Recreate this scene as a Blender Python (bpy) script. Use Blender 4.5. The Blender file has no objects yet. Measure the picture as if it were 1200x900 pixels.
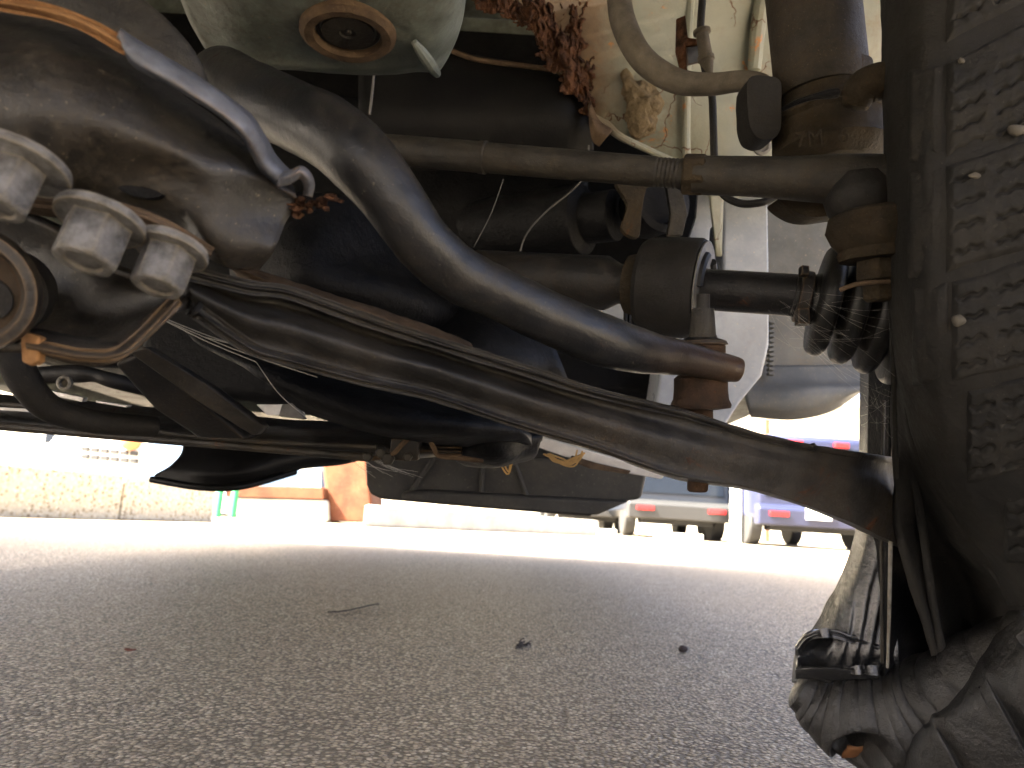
import bpy, bmesh, math, random
from mathutils import Vector, Matrix, noise
R = math.radians
random.seed(7)
sc = bpy.context.scene
COL = sc.collection

# ------------------------------------------------------------------ camera
F = 873.0                       # focal length in photo pixels (1200 wide)
CAM = Vector((0, 0, 0.15))
ROT = Matrix.Rotation(R(90 + 10.26), 3, 'X') @ Matrix.Rotation(R(3.5), 3, 'Z')
cd = bpy.data.cameras.new('camera'); cam = bpy.data.objects.new('camera', cd); COL.objects.link(cam)
cd.sensor_width = 36; cd.lens = F / 1200 * 36
cd.clip_start = 0.01; cd.clip_end = 2000
cam.matrix_world = Matrix.Translation(CAM) @ ROT.to_4x4()
cd.dof.use_dof = True; cd.dof.focus_distance = 0.38; cd.dof.aperture_fstop = 18
sc.camera = cam
# ------------------------------------------------------------------ sky and sun
SUN_EL, SUN_AZ = 50, 250        # sun stands to the left, a little behind the camera
w = bpy.data.worlds.new('World'); sc.world = w; w.use_nodes = True
nt = w.node_tree
sky = nt.nodes.new('ShaderNodeTexSky'); sky.sky_type = 'NISHITA'; sky.sun_disc = False
sky.sun_elevation = R(SUN_EL); sky.sun_rotation = R(SUN_AZ); sky.dust_density = 6; sky.air_density = .2; sky.ozone_density = .1
bg = nt.nodes['Background']; bg.inputs['Strength'].default_value = 0.12
wb = nt.nodes.new('ShaderNodeMix'); wb.data_type = 'RGBA'; wb.blend_type = 'MULTIPLY'; wb.inputs[0].default_value = 1
wb.inputs[7].default_value = (1, .99, .93, 1)
nt.links.new(sky.outputs[0], wb.inputs[6]); nt.links.new(wb.outputs[2], bg.inputs[0])
sd = bpy.data.lights.new('sun', 'SUN'); sun = bpy.data.objects.new('sun', sd); COL.objects.link(sun)
sd.energy = 5.0; sd.angle = R(0.5); sd.color = (1, .93, .76)
e, a = R(SUN_EL), R(SUN_AZ)
to_sun = Vector((math.cos(e) * math.sin(a), math.cos(e) * math.cos(a), math.sin(e)))
sun.rotation_euler = to_sun.to_track_quat('Z', 'Y').to_euler()
vs = sc.view_settings
vs.view_transform = 'Standard'; vs.look = 'None'; vs.exposure = 4.5; vs.gamma = 1; vs.use_curve_mapping = False
sc.cycles.max_bounces = 10; sc.cycles.diffuse_bounces = 6; sc.cycles.glossy_bounces = 4
sc.cycles.use_denoising = True

# ------------------------------------------------------------------ geometry helpers
RT, UPV, FW = ROT.col[0].copy(), ROT.col[1].copy(), -ROT.col[2]
def U(u, v, d):                 # photo pixel + distance along the view axis -> place in the world
    return CAM + ROT @ Vector(((u - 600) / F * d, (450 - v) / F * d, -d))
def G(u, v, z=0.0):             # photo pixel -> point on the ground
    r = ROT @ Vector(((u - 600) / F, (450 - v) / F, -1))
    return CAM + r * ((z - CAM.z) / r.z)
def cr(P, n, closed=False):     # Catmull-Rom resampling
    P = [Vector(p) for p in P]; m = len(P); out = []
    segs = m if closed else m - 1
    tot = n if closed else n - 1
    for i in range(n):
        t = i / tot * segs
        k = min(int(t), segs - 1); f = t - k
        if closed: a, b, c, d = P[(k - 1) % m], P[k], P[(k + 1) % m], P[(k + 2) % m]
        else:
            b, c = P[k], P[k + 1]
            a = P[k - 1] if k > 0 else b * 2 - c
            d = P[k + 2] if k + 2 < m else c * 2 - b
        out.append(.5 * (2 * b + (c - a) * f + (2 * a - 5 * b + 4 * c - d) * f * f + (3 * b - a - 3 * c + d) * f ** 3))
    return out
def new(): return bmesh.new()
def faceto(bm, faces, p=None):  # turn an open sheet towards the camera side
    p = p or CAM
    s = sum((f.normal.dot(p - f.calc_center_median()) for f in faces if (f.normal_update() or True)))
    if s < 0: bmesh.ops.reverse_faces(bm, faces=faces)
def sheet(bm, rows):            # grid of world points
    V = [[bm.verts.new(p) for p in r] for r in rows]; fs = []
    for i in range(len(V) - 1):
        for j in range(len(V[0]) - 1):
            fs.append(bm.faces.new((V[i][j], V[i][j + 1], V[i + 1][j + 1], V[i + 1][j])))
    faceto(bm, fs); return fs
def loft(bm, rows, nu=None, nv=None):
    nu = nu or 6 * len(rows); nv = nv or 6 * len(rows[0])
    rr = [cr(r, nv) for r in rows]
    cols = [cr([r[j] for r in rr], nu) for j in range(nv)]
    return sheet(bm, [[U(*cols[j][i]) for j in range(nv)] for i in range(nu)])
def ring_tube(bm, P, rad, seg=20, caps=True, up=None, shape=None):
    # P world points, rad radii or (ra, rb) pairs
    n = len(P); T = []
    for i in range(n): T.append((P[min(i + 1, n - 1)] - P[max(i - 1, 0)]).normalized())
    nrm = (up or Vector((0, 0, 1))); nrm = (nrm - T[0] * nrm.dot(T[0]))
    if nrm.length < 1e-4: nrm = T[0].orthogonal()
    nrm.normalize(); rings = []
    for i in range(n):
        nrm = (nrm - T[i] * nrm.dot(T[i])).normalized(); bi = T[i].cross(nrm)
        r = rad[i]; ra, rb = (r if isinstance(r, (tuple, list)) else (r, r))
        rg = []
        for k in range(seg):
            t = 2 * math.pi * k / seg
            m = shape(i / (n - 1), t) if shape else 1
            rg.append(bm.verts.new(P[i] + (nrm * (math.cos(t) * ra) + bi * (math.sin(t) * rb)) * m))
        rings.append(rg)
    for i in range(n - 1):
        for k in range(seg):
            bm.faces.new((rings[i][k], rings[i][(k + 1) % seg], rings[i + 1][(k + 1) % seg], rings[i + 1][k]))
    if caps: bm.faces.new(rings[0][::-1]); bm.faces.new(rings[-1])
    bmesh.ops.recalc_face_normals(bm, faces=bm.faces[:])
def tube(bm, pts, n=40, seg=20, round_end=True, **k):   # pts (u, v, d, radius in photo px)
    q = cr(pts, n); P = [U(p[0], p[1], p[2]) for p in q] if len(q[0]) == 3 else [U(p[0], p[1], p[2]) for p in [x.to_tuple() for x in q]]
    rad = [x[3] * x[2] / F for x in [y.to_tuple() for y in q]]
    if round_end:
        for end in (0, -1):
            d = (P[0] - P[1]).normalized() if end == 0 else (P[-1] - P[-2]).normalized()
            b, r = P[end].copy(), rad[end]
            ext = [(b + d * (r * .3), r * .93), (b + d * (r * .42), r * .75), (b + d * (r * .5), r * .4)]
            if end == 0:
                for p_, r_ in ext: P.insert(0, p_); rad.insert(0, r_)
            else:
                for p_, r_ in ext: P.append(p_); rad.append(r_)
    ring_tube(bm, P, rad, seg, **k)
def wire(bm, pts, r, n=24, seg=6):
    P = [U(*p) for p in cr(pts, n)]
    ring_tube(bm, P, [r] * len(P), seg)
def lathe(bm, o, ax, prof, seg=32, x=None):             # prof (distance along axis, radius), metres
    ax = ax.normalized(); x = (x - ax * x.dot(ax)).normalized() if x else ax.orthogonal().normalized(); y = ax.cross(x); rings = []
    for s, r in prof:
        rings.append([bm.verts.new(o + ax * s + (x * math.cos(2 * math.pi * k / seg) + y * math.sin(2 * math.pi * k / seg)) * max(r, 1e-5)) for k in range(seg)])
    for i in range(len(rings) - 1):
        for k in range(seg): bm.faces.new((rings[i][k], rings[i][(k + 1) % seg], rings[i + 1][(k + 1) % seg], rings[i + 1][k]))
    bm.faces.new(rings[0][::-1]); bm.faces.new(rings[-1])
    bmesh.ops.recalc_face_normals(bm, faces=bm.faces[:])
def prism(bm, poly, vec, smooth=0):                     # outline in photo px + distance, given real depth along vec
    p = cr(poly, smooth, True) if smooth else [Vector(x) for x in poly]
    P = [U(*x) for x in p]; n = len(P)
    a_ = [bm.verts.new(x) for x in P]; b_ = [bm.verts.new(x + vec) for x in P]
    f1 = bm.faces.new(a_); f2 = bm.faces.new(b_[::-1])
    for i in range(n): bm.faces.new((a_[(i + 1) % n], a_[i], b_[i], b_[(i + 1) % n]))
    bmesh.ops.recalc_face_normals(bm, faces=bm.faces[:])
    bmesh.ops.triangulate(bm, faces=[f1, f2])
def box(bm, c, s, rot=None):
    M = Matrix.Translation(Vector(c)) @ (rot.to_4x4() if rot else Matrix()) @ Matrix.Diagonal((s[0], s[1], s[2], 1))
    bmesh.ops.create_cube(bm, size=1, matrix=M)
def poly3(bm, pts, vec):                                # outline of world points extruded
    a_ = [bm.verts.new(Vector(x)) for x in pts]; b_ = [bm.verts.new(Vector(x) + vec) for x in pts]; n = len(pts)
    f1 = bm.faces.new(a_); f2 = bm.faces.new(b_[::-1])
    for i in range(n): bm.faces.new((a_[(i + 1) % n], a_[i], b_[i], b_[(i + 1) % n]))
    bmesh.ops.recalc_face_normals(bm, faces=bm.faces[:])
    bmesh.ops.triangulate(bm, faces=[f1, f2])
def roughen(bm, amp, scale, seed=0):
    bm.normal_update()
    for v in bm.verts:
        v.co += v.normal * (noise.fractal((v.co + Vector((seed, 0, 0))) * scale, 1, 2, 4) * amp)
WC = {}
def obj(name, bm, mat, parent=None, bevel=0, solid=0, sub=0, label=None, sharp=35, kind=None):
    me = bpy.data.meshes.new(name)
    c = sum((v.co for v in bm.verts), Vector()) / max(1, len(bm.verts))
    bmesh.ops.translate(bm, verts=bm.verts[:], vec=-c)
    for f in bm.faces: f.smooth = True
    bm.normal_update(); bm.to_mesh(me); bm.free()
    me.set_sharp_from_angle(angle=R(sharp))
    o = bpy.data.objects.new(name, me); COL.objects.link(o); me.materials.append(mat)
    WC[o.name] = c
    if parent: o.parent = parent; o.location = c - WC[parent.name]
    else: o.location = c
    if solid:
        m = o.modifiers.new('thickness', 'SOLIDIFY'); m.thickness = solid; m.offset = -1
    if bevel:
        m = o.modifiers.new('bevel', 'BEVEL'); m.width = bevel; m.segments = 3; m.limit_method = 'ANGLE'; m.angle_limit = R(38); m.harden_normals = True
    if sub:
        m = o.modifiers.new('subsurf', 'SUBSURF'); m.levels = sub; m.render_levels = sub
    if label: o['label'] = label
    if kind: o['kind'] = kind
    return o
def tag(o, label, cat, group=None):
    o['label'] = label; o['category'] = cat
    if group: o['group'] = group
    return o
def thing(name, loc, label, cat, group=None):
    o = bpy.data.objects.new(name, None); COL.objects.link(o); o.location = loc; o.empty_display_size = .05
    WC[o.name] = Vector(loc); return tag(o, label, cat, group)

# ------------------------------------------------------------------ materials
def ramp(t, fac, stops):
    n = t.nodes.new('ShaderNodeValToRGB'); cr_ = n.color_ramp
    while len(cr_.elements) < len(stops): cr_.elements.new(.5)
    for el, (p, c) in zip(cr_.elements, stops):
        el.position = p; el.color = (c, c, c, 1) if isinstance(c, (int, float)) else (*c, 1)
    t.links.new(fac, n.inputs[0]); return n.outputs[0]
def nz(t, vec, scale, detail=6, rough=.6, dist=0):
    n = t.nodes.new('ShaderNodeTexNoise'); n.inputs['Scale'].default_value = scale
    n.inputs['Detail'].default_value = detail; n.inputs['Roughness'].default_value = rough; n.inputs['Distortion'].default_value = dist
    t.links.new(vec, n.inputs['Vector']); return n.outputs[0]
def mixc(t, fac, a_, b_):
    n = t.nodes.new('ShaderNodeMix'); n.data_type = 'RGBA'
    if isinstance(fac, (int, float)): n.inputs[0].default_value = fac
    else: t.links.new(fac, n.inputs[0])
    for i, x in ((6, a_), (7, b_)):
        if isinstance(x, tuple): n.inputs[i].default_value = (*x, 1)
        else: t.links.new(x, n.inputs[i])
    return n.outputs[2]
def mth(t, op, a_, b_=0.0, clamp=False):
    n = t.nodes.new('ShaderNodeMath'); n.operation = op; n.use_clamp = clamp
    for i, x in ((0, a_), (1, b_)):
        if isinstance(x, (int, float)): n.inputs[i].default_value = x
        else: t.links.new(x, n.inputs[i])
    return n.outputs[0]
def bump(t, h, strength, dist, prev=None):
    n = t.nodes.new('ShaderNodeBump'); n.inputs['Strength'].default_value = strength; n.inputs['Distance'].default_value = dist
    t.links.new(h, n.inputs['Height'])
    if prev: t.links.new(prev, n.inputs['Normal'])
    return n.outputs[0]
def base(name):
    m = bpy.data.materials.new(name); m.use_nodes = True; t = m.node_tree
    b = t.nodes['Principled BSDF']; tc = t.nodes.new('ShaderNodeTexCoord')
    return m, t, b, tc.outputs['Object']
def grime(name, col, col2=None, rough=.45, metal=0.0, dust=(.09, .07, .048), dusty=.5, rust=0.0, edge=None, scale=45, bmp=.35, spec=.24, grit=.5, grad=None):
    """worn dirty surface: mottled base, dust in clouds and grains, rust patches, worn edges"""
    dust = tuple(x * .82 for x in dust)
    m, t, b, v = base(name)
    col2 = col2 or tuple(x * 1.7 + .002 for x in col)
    c = mixc(t, ramp(t, nz(t, v, scale, 8, .7), [(.4, 0), (.62, 1)]), col, col2)
    cloud = ramp(t, nz(t, v, scale * .5, 8, .68, .5), [(.60 - dusty * .3, 0), (.80 - dusty * .18, 1)])
    fine = ramp(t, nz(t, v, scale * 9, 6, .75), [(.40, 0), (.66, 1)])
    dm = mth(t, 'MULTIPLY', cloud, mth(t, 'ADD', mth(t, 'MULTIPLY', fine, .75), .18))
    dm = mth(t, 'MULTIPLY', dm, min(1, .4 + dusty * .6))
    if grad:                                               # rust that has spread from one end
        sx = t.nodes.new('ShaderNodeSeparateXYZ'); t.links.new(v, sx.inputs[0])
        g = mth(t, 'ADD', sx.outputs[0], mth(t, 'MULTIPLY', mth(t, 'SUBTRACT', nz(t, v, 35, 8, .7), .5), .06))
        gm = t.nodes.new('ShaderNodeMapRange'); gm.inputs['From Min'].default_value = grad[0]; gm.inputs['From Max'].default_value = grad[1]
        t.links.new(g, gm.inputs['Value'])
        c = mixc(t, mth(t, 'MULTIPLY', gm.outputs[0], .85), c, mixc(t, nz(t, v, 140, 8, .75), (.018, .009, .005), (.075, .04, .02)))
    c = mixc(t, dm, c, dust)
    sp = ramp(t, nz(t, v, scale * 22, 3, .6), [(.68 - grit * .06, 0), (.74, 1)])
    c = mixc(t, mth(t, 'MULTIPLY', sp, .6), c, tuple(min(1, x * 2.2) for x in dust))
    rm = dm
    if rust:
        r = ramp(t, nz(t, v, scale * .8, 10, .75, .8), [(.70 - rust * .36, 0), (.77 - rust * .24, 1)])
        rc = mixc(t, ramp(t, nz(t, v, scale * 6, 8, .75), [(.35, 0), (.65, 1)]), (.02, .008, .004), (.13, .05, .019))
        c = mixc(t, r, c, rc); rm = mth(t, 'MAXIMUM', dm, r)
    if edge:
        bv = t.nodes.new('ShaderNodeBevel'); bv.samples = 4; bv.inputs['Radius'].default_value = .0018
        ge = t.nodes.new('ShaderNodeNewGeometry')
        dp = t.nodes.new('ShaderNodeVectorMath'); dp.operation = 'DOT_PRODUCT'
        t.links.new(bv.outputs[0], dp.inputs[0]); t.links.new(ge.outputs['Normal'], dp.inputs[1])
        em = ramp(t, mth(t, 'ADD', mth(t, 'SUBTRACT', 1.0, dp.outputs['Value']), mth(t, 'MULTIPLY', mth(t, 'SUBTRACT', nz(t, v, scale * 5, 8, .75), .5), .2)), [(.04, 0), (.12, 1)])
        c = mixc(t, mth(t, 'MULTIPLY', em, .8), c, edge)
    t.links.new(c, b.inputs['Base Color'])
    b.inputs['Metallic'].default_value = metal
    sl = mth(t, 'MULTIPLY', mth(t, 'SUBTRACT', 1.0, mth(t, 'MULTIPLY', rm, .85)), spec); t.links.new(sl, b.inputs['Specular IOR Level'])
    rr = mth(t, 'ADD', mth(t, 'MULTIPLY', rm, .5), mth(t, 'ADD', rough - .14, mth(t, 'MULTIPLY', nz(t, v, scale * 3, 7, .7), .22)), True)
    t.links.new(rr, b.inputs['Roughness'])
    n1 = bump(t, nz(t, v, scale * 2.2, 9, .7), bmp, .003)
    n2 = bump(t, mth(t, 'ADD', nz(t, v, scale * 12, 6, .7), mth(t, 'MULTIPLY', rm, .8)), min(1, bmp * 1.1), .0007, n1)
    t.links.new(n2, b.inputs['Normal'])
    return m
def plain(name, col, rough=.5, metal=0, scale=6, var=.25, bmp=.1, coat=0):
    m, t, b, v = base(name)
    c = mixc(t, ramp(t, nz(t, v, scale, 8, .65), [(.3, 0), (.7, 1)]), tuple(x * (1 - var) for x in col), tuple(min(1, x * (1 + var)) for x in col))
    t.links.new(c, b.inputs['Base Color']); b.inputs['Roughness'].default_value = rough; b.inputs['Metallic'].default_value = metal
    b.inputs['Coat Weight'].default_value = coat
    t.links.new(bump(t, nz(t, v, scale * 6, 6), bmp, .02 / scale), b.inputs['Normal'])
    return m
M = {}
M['black_metal'] = grime('black painted steel, dusty', (.007, .007, .0075), rough=.4, dusty=.5, rust=.25, edge=(.11, .07, .035), dust=(.075, .058, .038))
M['bar_metal'] = grime('black bar steel', (.005, .0054, .0062), (.010, .010, .0105), rough=.36, dusty=.42, rust=.18, spec=.36, scale=38, dust=(.085, .068, .047), grad=(.055, .12), bmp=.22)
M['arm_metal'] = grime('weathered arm steel', (.009, .0085, .008), (.026, .024, .0215), rough=.46, dusty=.6, rust=.27, scale=42, dust=(.085, .064, .04), spec=.25, bmp=.4)
M['rod_metal'] = grime('dusty grey rod steel', (.012, .011, .01), (.028, .026, .022), rough=.55, dusty=.55, rust=.2, dust=(.085, .068, .045), scale=60)
M['knuckle'] = grime('brown cast steel', (.016, .012, .007), (.036, .027, .016), rough=.8, dusty=.6, rust=.3, dust=(.085, .06, .032), scale=55, bmp=.8)
M['strut'] = grime('strut tube', (.014, .012, .01), rough=.65, dusty=.6, dust=(.1, .075, .047), scale=50, bmp=.5)
M['rust'] = grime('heavy rust', (.026, .011, .006), (.115, .05, .023), rough=.9, dusty=.3, rust=.4, dust=(.26, .13, .055), scale=90, bmp=1)
M['rust_edge'] = grime('orange rusty edge', (.16, .075, .025), (.3, .15, .055), rough=.8, dusty=.5, rust=.2, dust=(.28, .18, .09), scale=60, bmp=.5)
M['brown_edge'] = grime('brown weathered edge', (.045, .028, .016), (.1, .065, .038), rough=.75, dusty=.6, rust=.3, dust=(.13, .095, .06), scale=70, bmp=.5)
M['zinc'] = grime('dull zinc plated steel', (.07, .069, .068), (.3, .295, .29), rough=.4, metal=.35, dusty=.6, rust=.2, dust=(.2, .165, .115), edge=(.36, .3, .2), scale=70, bmp=1)
M['flange'] = grime('blue grey worn flange', (.085, .09, .105), (.15, .16, .185), rough=.42, metal=.3, dusty=.3, rust=.12, edge=(.2, .13, .07), scale=70, dust=(.1, .08, .06))
M['dusty_metal'] = grime('dust covered housing', (.008, .0075, .007), rough=.4, dusty=.62, rust=.12, dust=(.12, .094, .062), edge=(.14, .085, .04), scale=30, spec=.4)
M['green_paint'] = grime('pale green body paint, dusty', (.06, .07, .062), (.13, .15, .135), rough=.45, dusty=.7, rust=.08, dust=(.1, .08, .055), scale=22)
M['cream_paint'] = None
M['black_plastic'] = grime('black plastic', (.004, .004, .0045), (.007, .007, .007), rough=.45, dusty=.25, dust=(.022, .019, .015), scale=30, bmp=.2, spec=.1)
M['grey_plastic'] = grime('dark grey plastic', (.025, .025, .025), (.04, .039, .037), rough=.55, dusty=.5, dust=(.13, .115, .09), scale=18, bmp=.15)
M['engine'] = grime('oily engine casting', (.003, .0032, .004), (.007, .007, .0075), rough=.5, dusty=.25, dust=(.016, .014, .011), scale=40, bmp=.6, spec=.1)
M['hose'] = grime('dusty grey hose', (.06, .052, .04), (.1, .087, .068), rough=.85, dusty=.65, dust=(.14, .115, .08), scale=60, bmp=.3)
M['rubber'] = grime('black rubber', (.007, .0065, .006), rough=.65, dusty=.4, dust=(.05, .042, .03), scale=60, bmp=.3)
M['boot'] = grime('black rubber boot', (.006, .0058, .0055), rough=.42, dusty=.3, dust=(.06, .05, .036), scale=60, bmp=.15)
M['tyre'] = grime('dusty tyre rubber', (.0095, .0092, .0085), (.017, .016, .0142), rough=.8, dusty=.55, dust=(.046, .041, .033), scale=34, bmp=.5)
M['wet'] = grime('wet black rubber', (.008, .0082, .0088), rough=.17, dusty=.12, dust=(.05, .042, .03), scale=35, bmp=.4, spec=1)
M['tyre_fold'] = grime('creased tyre rubber', (.007, .0068, .0066), (.013, .0125, .0115), rough=.34, dusty=.4, dust=(.05, .041, .03), scale=40, bmp=.6, spec=.6)
M['rust_bush'] = grime('rusty bushing', (.016, .009, .006), (.045, .024, .013), rough=.85, dusty=.5, rust=.3, dust=(.09, .06, .036), scale=70, bmp=.6)
M['grey_face'] = grime('light grey metal face', (.1, .095, .086), (.17, .162, .148), rough=.65, dusty=.4, dust=(.12, .1, .075), scale=60, bmp=.4)
M['rail'] = grime('white rail paint with sky reflection painted in', (.24, .265, .31), (.32, .345, .39), rough=.3, dusty=.3, dust=(.3, .25, .18), scale=16, bmp=.12)  # white paint; the blue is sky reflection put into the colour
M['liner'] = grime('grey liner plastic', (.075, .08, .084), (.12, .125, .128), rough=.5, dusty=.5, dust=(.22, .185, .13), scale=16, bmp=.2)
M['alu'] = grime('bare aluminium shield', (.5, .48, .45), (.62, .6, .56), rough=.4, metal=.6, dusty=.2, dust=(.5, .45, .36), scale=40)
M['mud'] = grime('dried mud', (.12, .088, .048), (.2, .15, .088), rough=.95, dusty=.6, dust=(.19, .15, .09), scale=90, bmp=1)
M['web'] = plain('cobweb silk', (.4, .38, .34), .7, var=.05)
M['straw'] = plain('dry straw', (.5, .3, .1), .8, scale=80)
M['pale_wire'] = plain('pale wire', (.07, .066, .06), .5, scale=60)

def cream():
    m, t, b, v = base('cream body paint with rust')
    n = nz(t, v, 14, 8, .65)
    c = mixc(t, ramp(t, n, [(.35, 0), (.7, 1)]), (.165, .172, .135), (.24, .235, .175))
    c = mixc(t, ramp(t, nz(t, v, 9, 5, .6), [(.58, 0), (.75, 1)]), c, (.21, .245, .21))
    c = mixc(t, ramp(t, nz(t, v, 30, 9, .7, .5), [(.52, 0), (.74, .75)]), c, (.16, .12, .065))
    rs = ramp(t, nz(t, v, 34, 10, .75, 1.2), [(.61, 0), (.66, 1)])
    c = mixc(t, rs, c, mixc(t, nz(t, v, 150, 5), (.2, .07, .02), (.55, .25, .07)))
    vo = t.nodes.new('ShaderNodeTexVoronoi'); vo.feature = 'DISTANCE_TO_EDGE'; vo.inputs['Scale'].default_value = 22
    mp = t.nodes.new('ShaderNodeVectorMath'); mp.operation = 'ADD'; t.links.new(v, mp.inputs[0])
    nn = t.nodes.new('ShaderNodeTexNoise'); nn.inputs['Scale'].default_value = 50; nn.inputs['Detail'].default_value = 4; t.links.new(v, nn.inputs['Vector'])
    sc_ = t.nodes.new('ShaderNodeVectorMath'); sc_.operation = 'SCALE'; sc_.inputs['Scale'].default_value = .03; t.links.new(nn.outputs['Color'], sc_.inputs[0]); t.links.new(sc_.outputs[0], mp.inputs[1])
    t.links.new(mp.outputs[0], vo.inputs['Vector'])
    ck = ramp(t, vo.outputs['Distance'], [(.006, 1), (.016, 0)])
    ck = mth(t, 'MULTIPLY', ck, ramp(t, nz(t, v, 18, 3), [(.5, 0), (.56, 1)]))
    c = mixc(t, ck, c, (.1, .05, .025))
    ge = t.nodes.new('ShaderNodeNewGeometry'); sx = t.nodes.new('ShaderNodeSeparateXYZ'); t.links.new(ge.outputs['Position'], sx.inputs[0])
    mr = t.nodes.new('ShaderNodeMapRange'); mr.inputs['From Min'].default_value = .082; mr.inputs['From Max'].default_value = .045
    t.links.new(mth(t, 'ADD', sx.outputs[0], mth(t, 'MULTIPLY', mth(t, 'SUBTRACT', nz(t, v, 45, 8, .7), .5), .07)), mr.inputs['Value'])
    c = mixc(t, mth(t, 'MULTIPLY', mr.outputs[0], .8), c, mixc(t, nz(t, v, 120, 6, .7), (.07, .03, .012), (.2, .12, .055)))
    t.links.new(c, b.inputs['Base Color']); b.inputs['Roughness'].default_value = .55
    h = mth(t, 'SUBTRACT', nz(t, v, 60, 8, .7), mth(t, 'MULTIPLY', ck, 1.5))
    t.links.new(bump(t, nz(t, v, 400, 4), .3, .0006, bump(t, h, .4, .002)), b.inputs['Normal'])
    return m
M['cream_paint'] = cream()

def asphalt():
    m, t, b, v = base('worn asphalt with exposed aggregate')
    def voro(scale, ftr='F1'):
        n = t.nodes.new('ShaderNodeTexVoronoi'); n.inputs['Scale'].default_value = scale; n.feature = ftr
        t.links.new(v, n.inputs['Vector']); return n
    a1 = voro(270); a2 = voro(480)
    sx = t.nodes.new('ShaderNodeSeparateColor'); t.links.new(a1.outputs['Color'], sx.inputs[0])
    stone = ramp(t, sx.outputs[0], [(0, (.17, .138, .098)), (.35, (.37, .308, .22)), (.7, (.56, .475, .34)), (.9, (.7, .61, .46)), (1, (.85, .77, .62))])
    gap = ramp(t, a1.outputs['Distance'], [(.35, 0), (.62, 1)])
    c = mixc(t, gap, stone, (.05, .042, .034))
    sy = t.nodes.new('ShaderNodeSeparateColor'); t.links.new(a2.outputs['Color'], sy.inputs[0])
    c = mixc(t, ramp(t, sy.outputs[1], [(.78, 0), (.82, .6)]), c, mixc(t, sy.outputs[0], (.05, .043, .035), (.7, .63, .52)))
    big = ramp(t, nz(t, v, 1.6, 5, .6), [(.35, 0), (.7, 1)])
    c = mixc(t, mth(t, 'MULTIPLY', big, .35), c, (.3, .24, .165))
    c = mixc(t, ramp(t, nz(t, v, 7, 6, .7), [(.6, 0), (.8, .35)]), c, (.12, .1, .08))
    t.links.new(c, b.inputs['Base Color']); b.inputs['Roughness'].default_value = .6
    b.inputs['Specular IOR Level'].default_value = .3
    h = mth(t, 'SUBTRACT', mth(t, 'MULTIPLY', sx.outputs[1], .6), a1.outputs['Distance'])
    n1 = bump(t, h, .9, .004); n2 = bump(t, mth(t, 'SUBTRACT', 1.0, a2.outputs['Distance']), .4, .002, n1)
    t.links.new(bump(t, nz(t, v, 45, 6), .4, .01, n2), b.inputs['Normal'])
    return m
M['asphalt'] = asphalt()
def aggregate():
    m, t, b, v = base('exposed aggregate concrete')
    n = t.nodes.new('ShaderNodeTexVoronoi'); n.inputs['Scale'].default_value = 48; t.links.new(v, n.inputs['Vector'])
    s = t.nodes.new('ShaderNodeSeparateColor'); t.links.new(n.outputs['Color'], s.inputs[0])
    c = mixc(t, ramp(t, n.outputs['Distance'], [(.3, 0), (.6, 1)]), ramp(t, s.outputs[0], [(0, (.2, .15, .09)), (.5, (.45, .39, .28)), (1, (.62, .57, .47))]), (.46, .42, .34))
    t.links.new(c, b.inputs['Base Color']); b.inputs['Roughness'].default_value = .9
    t.links.new(bump(t, mth(t, 'SUBTRACT', 1.0, n.outputs['Distance']), .7, .006), b.inputs['Normal'])
    return m
M['aggregate'] = aggregate()
M['concrete'] = plain('pale concrete', (.34, .33, .3), .9, scale=5)
M['white'] = plain('white paint', (.6, .6, .58), .4, scale=3, var=.05)
M['rust_steel'] = grime('orange rusted steel', (.06, .017, .007), (.1, .032, .013), rough=.85, dusty=.5, rust=.15, dust=(.17, .11, .07), scale=5)
M['green'] = plain('green post paint', (.02, .24, .09), .5, var=.1)
M['van'] = plain('blue grey car paint', (.006, .0095, .017), .4, .2, var=.05)
M['van_low'] = plain('silver bumper paint', (.016, .0165, .018), .5, .2, var=.08)
M['sedan'] = plain('blue lilac car paint', (.013, .016, .04), .4, .2, var=.05)
M['glass'] = plain('dark car glass', (.006, .009, .015), .25, 0, var=.05)
M['glass'].node_tree.nodes['Principled BSDF'].inputs['Specular IOR Level'].default_value = .2
M['lamp_red'] = plain('red lamp plastic', (.25, .003, .004), .4, var=.05)
M['lamp_orange'] = plain('orange lamp plastic', (.5, .16, .05), .4, var=.05)
M['plate'] = plain('number plate', (.5, .5, .48), .5, var=.1)
M['dark'] = plain('dark trim', (.005, .005, .0055), .7, var=.2)
M['blue_panel'] = plain('faded blue panel', (.06, .1, .17), .6, scale=3, var=.1)
M['building'] = plain('cream building wall', (.45, .42, .35), .9, scale=.8, var=.08)
M['leaf'] = plain('dry leaf', (.12, .045, .01), .8, scale=90)
M['red_leaf'] = plain('red brown leaf', (.16, .035, .012), .8, scale=90)
M['dark_pebble'] = plain('dark pebble', (.02, .012, .01), .8, scale=60)
M['pale_pebble'] = plain('pale pebble', (.055, .048, .036), .9, scale=150)

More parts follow.
